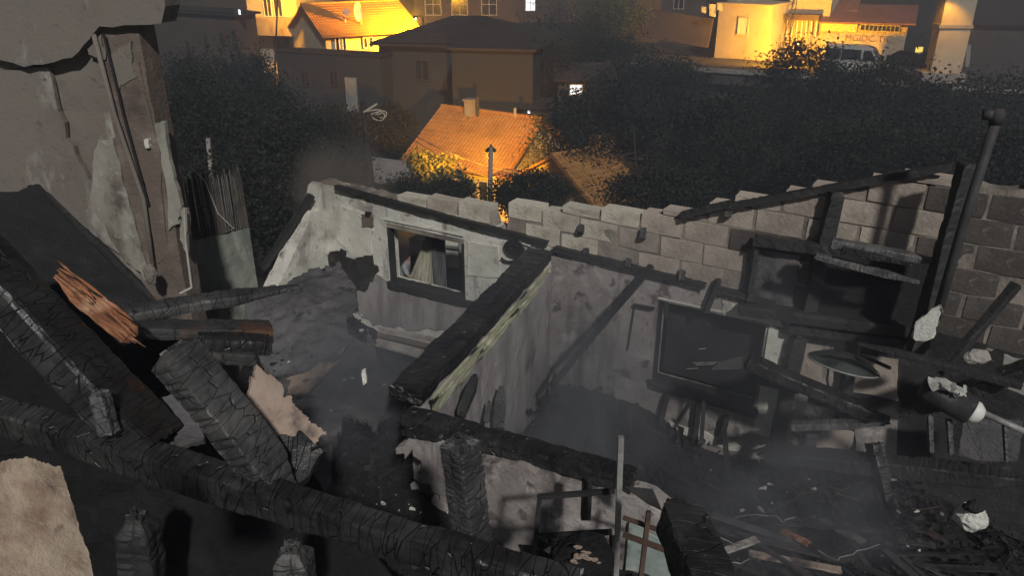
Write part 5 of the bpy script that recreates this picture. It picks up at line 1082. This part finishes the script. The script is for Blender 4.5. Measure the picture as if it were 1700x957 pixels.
# ------------------------------------------------------------------ poles, wires and street lamps
def lamp_post(label, foot, top, power, aim=None, spot=R(150), arm=Vector((.8, 0, 0)), r=.09, size=.12):
    t = thing('street_lamp', label, 'street lamp', tuple(foot)); m = MB(); m.tube([foot, top], [r, r * .7], 8); m.build('pole', M['bark'] if r < .12 else M['concrete'], t)
    hd = Vector(top) + arm; m = MB(); m.tube([top, Vector(top) + arm * .5 + Vector((0, 0, .12)), hd], r * .4, 6); m.build('arm', M['steel_black'], t)
    m = MB(); m.tube([hd + Vector((0, 0, .14)), hd + Vector((0, 0, .04)), hd - Vector((0, 0, .06))], [.06, .2, .26], 12); m.build('lamp_shade', M['steel_black'], t)
    m = MB(); m.tube([hd - Vector((0, 0, .02)), hd - Vector((0, 0, .12)), hd - Vector((0, 0, .16))], [.1, .1, .03], 10); m.build('bulb', M['lamp'], t)
    ld = bpy.data.lights.new('lamp_light', 'SPOT' if aim is not None else 'POINT'); ld.energy = power; ld.color = SODIUM; ld.shadow_soft_size = size
    lo = bpy.data.objects.new('lamp_light', ld); col.objects.link(lo); lo.parent = t; lo.location = hd - Vector((0, 0, .30)) - Vector(foot)
    if aim is not None:
        ld.spot_size = spot; ld.spot_blend = .5; lo.rotation_euler = (Vector(aim) - hd).to_track_quat('-Z', 'Y').to_euler()
    return t
# in front of the orange house: the dark post before its roof carries a shaded lamp turned to the house
ft = PY(808, 318, 33.0); tp = PY(815, 243, 33.0)
lamp_post('dark wooden lamp post in front of the orange tiled roof', Vector((ft.x, ft.y, -10.0)), tp, 13000, aim=PZ(775, 235, -5.5), spot=R(75), arm=Vector((-.02, .42, -.25)), r=.13)
# the glow behind the hipped roof
tp = PY(690, 28, 68.0); lamp_post('street lamp glowing between the lit tiled house and the hipped roof', Vector((tp.x + .6, tp.y, -6.4)), tp + Vector((.6, 0, 0)), 30000, aim=PY(612, 46, 73), spot=R(150), arm=Vector((-.6, -.2, 0)))
# the street lamp lighting the shop side
tp = PY(1322, 72, 67); lamp_post('street lamp among the dark leaves before the shop', Vector((tp.x, tp.y, -6.0)), tp, 15000, aim=PY(1322, 72, 67) + Vector((.2, .98, .05)) * 5, spot=R(172), arm=Vector((.3, .6, 0)))
tp = PY(462, -30, 68.5); lamp_post('street lamp high above the balcony of the apartment house', Vector((tp.x - 1.5, tp.y, -7.0)), tp, 9000, aim=PY(455, 40, 75), spot=R(120), arm=Vector((.8, .3, 0)))
# utility pole with cable coils
up_ = thing('utility_pole', 'utility pole with lit cable coils left of the orange roof', 'utility pole', tuple(PY(612, 262, 36)))
a, b = PY(614, 262, 36), PY(602, 168, 36); m = MB(); m.tube([a - Vector((0, 0, 2)), b], [.17, .12], 8); m.build('pole', M['bark'], up_)
for k, (r1, r2, cx, cy) in enumerate(((.3, .2, 628, 193), (.22, .16, 634, 190), (.35, .1, 622, 186))):
    c = PY(cx, cy, 35.8); m = MB(); m.tube([c + Vector((r1 * math.cos(t), .1 * math.sin(t * 2), r2 * math.sin(t))) for t in np.linspace(0, 6.28, 20)], .03, 5); m.build('cable_coil', M['yellow'], up_)
m = MB(); m.bar(PY(604, 186, 35.9), PY(626, 172, 35.9), .08, .08); m.build('bracket', M['yellow'], up_)
def wire(label, p0, p1, sag, r=.018, mat=None):
    pts = [Vector(p0).lerp(Vector(p1), t) - Vector((0, 0, sag * 4 * t * (1 - t))) for t in np.linspace(0, 1, 14)]; m = MB(); m.tube(pts, r, 5); tag(m.build('overhead_wire', mat or M['steel_black']), label, 'wire', 'overhead wires')
wire('upper overhead wire from the utility pole across the orange roof', PY(640, 195, 35.8), PY(880, 290, 36.5), .5)
wire('lower overhead wire from the utility pole across the orange roof', PY(640, 199, 35.8), PY(846, 305, 36.5), .4)
wire('thin overhead wire running right from the dark lamp post', PY(815, 292, 37), PY(1000, 325, 33), .3, .012, M['concrete'])
m = MB(); m.bar(PY(346, 230, 24), PY(352, 305, 24), .12, .12); tag(m.build('fence_post', M['concrete']), 'dim grey post behind the reed screen', 'post')

# ------------------------------------------------------------------ trees
def tree(label, x, y, Y, hgt, rx, ry, seed, mat, n=5200, name='tree', leaf=.30, base=None, gapf=.35, group='dark trees on the slope', bare=False, trunk_r=.16):
    """crown centred on pixel x,y at distance Y; rx, ry half width and height in metres"""
    rs = np.random.RandomState(seed); c = PY(x, y, Y); gz = base if base is not None else ground_z(c.x, Y) - .3; gz = min(gz, c.z - ry * .6)
    t = thing(name, label, 'tree', (c.x, c.y, gz), group); m = MB(); top = Vector((c.x, c.y, c.z + ry * .35)); mid = Vector((c.x + rs.normal(0, .15), c.y, (gz + c.z) / 2))
    m.tube([Vector((c.x, c.y, gz)), mid, top], [trunk_r, trunk_r * .75, .03], 8)
    for k in range(7):
        a = rs.uniform(0, 6.28); s = mid.lerp(top, rs.uniform(.0, .7)); e = Vector((c.x + rx * .8 * math.cos(a), c.y + rx * .7 * math.sin(a), c.z + rs.uniform(-.4, .8) * ry)); m.tube([s, s.lerp(e, .5) + Vector((0, 0, -.1)), e], [trunk_r * .45, trunk_r * .28, .02], 5)
    m.build('trunk', M['bark'], t)
    nc = max(14, min(70, int(n / 130))); cc = rs.normal(0, 1, (nc, 3)); cc /= np.linalg.norm(cc, axis=1)[:, None]; cc *= rs.uniform(.25, 1, (nc, 1)) ** .5
    cs = rs.uniform(.16, .36, nc); ci = rs.randint(0, nc, n); p = cc[ci] + rs.normal(0, 1, (n, 3)) * cs[ci][:, None] * .7
    p = p * np.array([rx, rx * .8, ry]) + np.array(c); L = leaf * rs.uniform(.5, 1.3, n)
    a = rs.normal(0, 1, (n, 3)); a /= np.linalg.norm(a, axis=1)[:, None]; b = np.cross(a, rs.normal(0, 1, (n, 3))); b /= np.linalg.norm(b, axis=1)[:, None]
    V = np.stack([p - a * L[:, None] * .5, p + b * L[:, None] * .28, p + a * L[:, None] * .5, p - b * L[:, None] * .28], 1).reshape(-1, 3)
    F = np.arange(4 * n).reshape(n, 4); mesh_link('crown', V, F, mat, t)
    return t
T = [('slim dark tree in front of the brown house at upper left', 322, 165, 48, 2.2, 2.4, 'leaf'), ('dark tree below the rounded balcony', 405, 140, 50, 1.9, 2.3, 'leaf2'), ('round dark tree left of the low grey house', 415, 195, 44, 2.6, 2.3, 'leaf'),
     ('dark tree at left between plaster corner and slope', 315, 215, 30, 1.8, 2.2, 'leaf'), ('bushy dark tree above the reed screen', 400, 235, 27, 2.3, 2.3, 'leaf2'), ('tree beside the utility pole foot', 500, 255, 33, 2.6, 1.9, 'leaf'), ('dark tree behind the utility pole', 545, 228, 46, 3.0, 1.7, 'leaf2'),
     ('low dark tree right of the utility pole', 650, 220, 48, 1.5, 1.5, 'leaf'), ('dark shrub tree under the orange eave', 715, 330, 32, 2.0, .9, 'leaf2'), ('dark tree at the smoking left wall end', 470, 330, 20, 2.0, 1.7, 'leaf'),
     ('tall dark tree before the town block', 945, 85, 66, 4.0, 4.0, 'leaf'), ('pale lit tree left of the dim ochre house', 1015, 30, 76, 3.2, 2.6, 'leaf3'), ('broad dark tree left of the tiny cottage', 905, 120, 56, 3.0, 2.4, 'leaf2'), ('dark tree above the tiny cottage', 1000, 110, 60, 3.4, 2.4, 'leaf'),
     ('big dark tree right of the orange roof', 985, 225, 40, 3.0, 2.7, 'leaf'), ('dark tree right of the tiny cottage', 1085, 150, 50, 3.6, 2.8, 'leaf2'), ('dark leafy tree over the dull orange roof', 1190, 245, 36, 2.6, 2.4, 'leaf'), ('dark slope tree below the yellow house', 1120, 135, 60, 2.6, 1.3, 'leaf'),
     ('large round dark tree before the minibus', 1325, 145, 46, 2.5, 2.8, 'leaf'), ('dark tree left of the large round one', 1215, 225, 42, 3.0, 2.1, 'leaf2'), ('wide dark tree below the street', 1440, 190, 40, 3.9, 2.6, 'leaf'), ('dark tree behind the block gable', 1290, 270, 30, 3.2, 1.9, 'leaf2'),
     ('dark tree right of the wide tree', 1560, 228, 36, 3.2, 2.4, 'leaf'), ('dark tree at the far right edge', 1685, 220, 38, 3.0, 2.6, 'leaf2'), ('low dark tree behind the gable peak', 1470, 268, 26, 2.6, 1.2, 'leaf'), ('dark tree behind the flue pipe', 1640, 275, 24, 2.0, 1.3, 'leaf2'), ('low dark tree just above the middle of the gable', 1110, 322, 27, 2.2, .8, 'leaf'), ('dark bush tree behind the pale blocks', 880, 325, 30, 1.6, .9, 'leaf')]
for k, (lb, x, y, Y, rx, ry, mt) in enumerate(T):
    tree(lb, x, y, Y, 0, rx, ry, 300 + k, M[mt], n=15000 if Y < 45 else 9000, leaf=.125 if Y < 35 else .19)
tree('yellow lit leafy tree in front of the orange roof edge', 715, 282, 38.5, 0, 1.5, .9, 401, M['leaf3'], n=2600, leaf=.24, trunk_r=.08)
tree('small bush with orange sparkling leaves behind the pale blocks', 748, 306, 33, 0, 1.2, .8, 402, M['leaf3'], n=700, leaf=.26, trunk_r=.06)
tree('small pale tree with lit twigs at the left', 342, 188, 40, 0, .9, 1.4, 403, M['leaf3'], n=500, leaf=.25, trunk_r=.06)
# bare branches before the dull orange roof
bt = PY(1072, 330, 29); t = thing('bare_tree', 'bare thin tree crossing the dull orange roof', 'tree', (bt.x, bt.y, -8.5)); m = MB()
rs = random.Random(9); m.tube([Vector((bt.x, bt.y, -8.6)), PY(1070, 318, 29), PY(1055, 270, 29), PY(1052, 210, 29)], [.1, .09, .06, .02], 6)
for k in range(12):
    x0, y0 = rs.uniform(1050, 1070), rs.uniform(250, 318); x1 = x0 + rs.choice([-1, 1]) * rs.uniform(20, 55); y1 = y0 - rs.uniform(-6, 25); m.tube([PY(x0, y0, 29), PY((x0 + x1) / 2, (y0 + y1) / 2 + 3, 28.8), PY(x1, y1, 28.6)], [.035, .025, .008], 5)
m.build('trunk', M['bark'], t)

# ------------------------------------------------------------------ haze and smoke
def vol_box(name, lo, hi, dens, colr, aniso):
    m = bpy.data.materials.new(name); m.use_nodes = True; nt = m.node_tree; nt.nodes.remove(nt.nodes['Principled BSDF'])
    v = nt.nodes.new('ShaderNodeVolumePrincipled'); v.inputs['Density'].default_value = dens; v.inputs['Color'].default_value = (*colr, 1); v.inputs['Anisotropy'].default_value = aniso
    nt.links.new(v.outputs[0], nt.nodes['Material Output'].inputs['Volume'])
    b = MB(); c = [(lo[i] + hi[i]) / 2 for i in range(3)]; b.box(c, hi[0] - lo[0], hi[1] - lo[1], hi[2] - lo[2]); kind(b.build(name, m, origin=tuple(c)), 'stuff')
vol_box('haze', (-135, -45, -13), (135, 175, 9.5), .0095, (.78, .82, .93), .42)
def smoke(label, c, r, dens, colr, seed, scale=2.0, lo=.45, hi=.75):
    m = bpy.data.materials.new('smoke'); m.use_nodes = True; nt = m.node_tree; nt.nodes.remove(nt.nodes['Principled BSDF'])
    tc = nt.nodes.new('ShaderNodeTexCoord'); ln = nt.nodes.new('ShaderNodeVectorMath'); ln.operation = 'LENGTH'; nt.links.new(tc.outputs['Object'], ln.inputs[0])
    fall = nt.nodes.new('ShaderNodeMapRange'); fall.interpolation_type = 'SMOOTHSTEP'; fall.inputs['From Min'].default_value = .98; fall.inputs['From Max'].default_value = .15; nt.links.new(ln.outputs['Value'], fall.inputs['Value'])
    mp = nt.nodes.new('ShaderNodeMapping'); mp.inputs['Location'].default_value = (seed * 3.1, seed, 0); mp.inputs['Scale'].default_value = (1, 1, .6); nt.links.new(tc.outputs['Object'], mp.inputs['Vector'])
    n = nt.nodes.new('ShaderNodeTexNoise'); n.inputs['Scale'].default_value = scale; n.inputs['Detail'].default_value = 3; n.inputs['Distortion'].default_value = .8; nt.links.new(mp.outputs[0], n.inputs['Vector'])
    f = rng(nt, n.outputs['Fac'], lo, hi); mu = nt.nodes.new('ShaderNodeMath'); mu.operation = 'MULTIPLY'; nt.links.new(f, mu.inputs[0]); nt.links.new(fall.outputs[0], mu.inputs[1])
    m2 = nt.nodes.new('ShaderNodeMath'); m2.operation = 'MULTIPLY'; m2.inputs[1].default_value = dens; nt.links.new(mu.outputs[0], m2.inputs[0])
    v = nt.nodes.new('ShaderNodeVolumePrincipled'); v.inputs['Color'].default_value = (*colr, 1); v.inputs['Anisotropy'].default_value = .2; nt.links.new(m2.outputs[0], v.inputs['Density'])
    nt.links.new(v.outputs[0], nt.nodes['Material Output'].inputs['Volume'])
    bm = bmesh.new(); bmesh.ops.create_icosphere(bm, subdivisions=3, radius=1); me = bpy.data.meshes.new('smoke'); bm.to_mesh(me); bm.free(); me.materials.append(m)
    o = bpy.data.objects.new('smoke', me); col.objects.link(o); o.location = c; o.scale = r; kind(o, 'stuff'); o['label'] = label
smoke('pale grey smoke rising from the ash in the right room', PZ(970, 690, 1.4), (1.0, .8, 1.2), 2.5, (.84, .88, .98), 1, lo=.37)
smoke('brownish smoke drifting over the left wall end', PY(565, 312, 9.0), (.75, .6, .75), 5.5, (.90, .78, .68), 2, lo=.3)
smoke('thin smoke over the heap at lower right', PZ(1330, 850, 1.3), (1.3, .8, .7), 2.2, (.84, .88, .98), 3, lo=.37)
smoke('thin smoke over the collapsed slab', PZ(610, 640, 1.9), (.9, .9, .8), 2.3, (.84, .88, .98), 4, lo=.36)
smoke('thin veil of smoke drifting over the whole ruin', Vector((.6, 5.2, 1.9)), (3.2, 2.4, 1.5), .42, (.84, .88, .97), 6, scale=1.6, lo=.36, hi=.7)
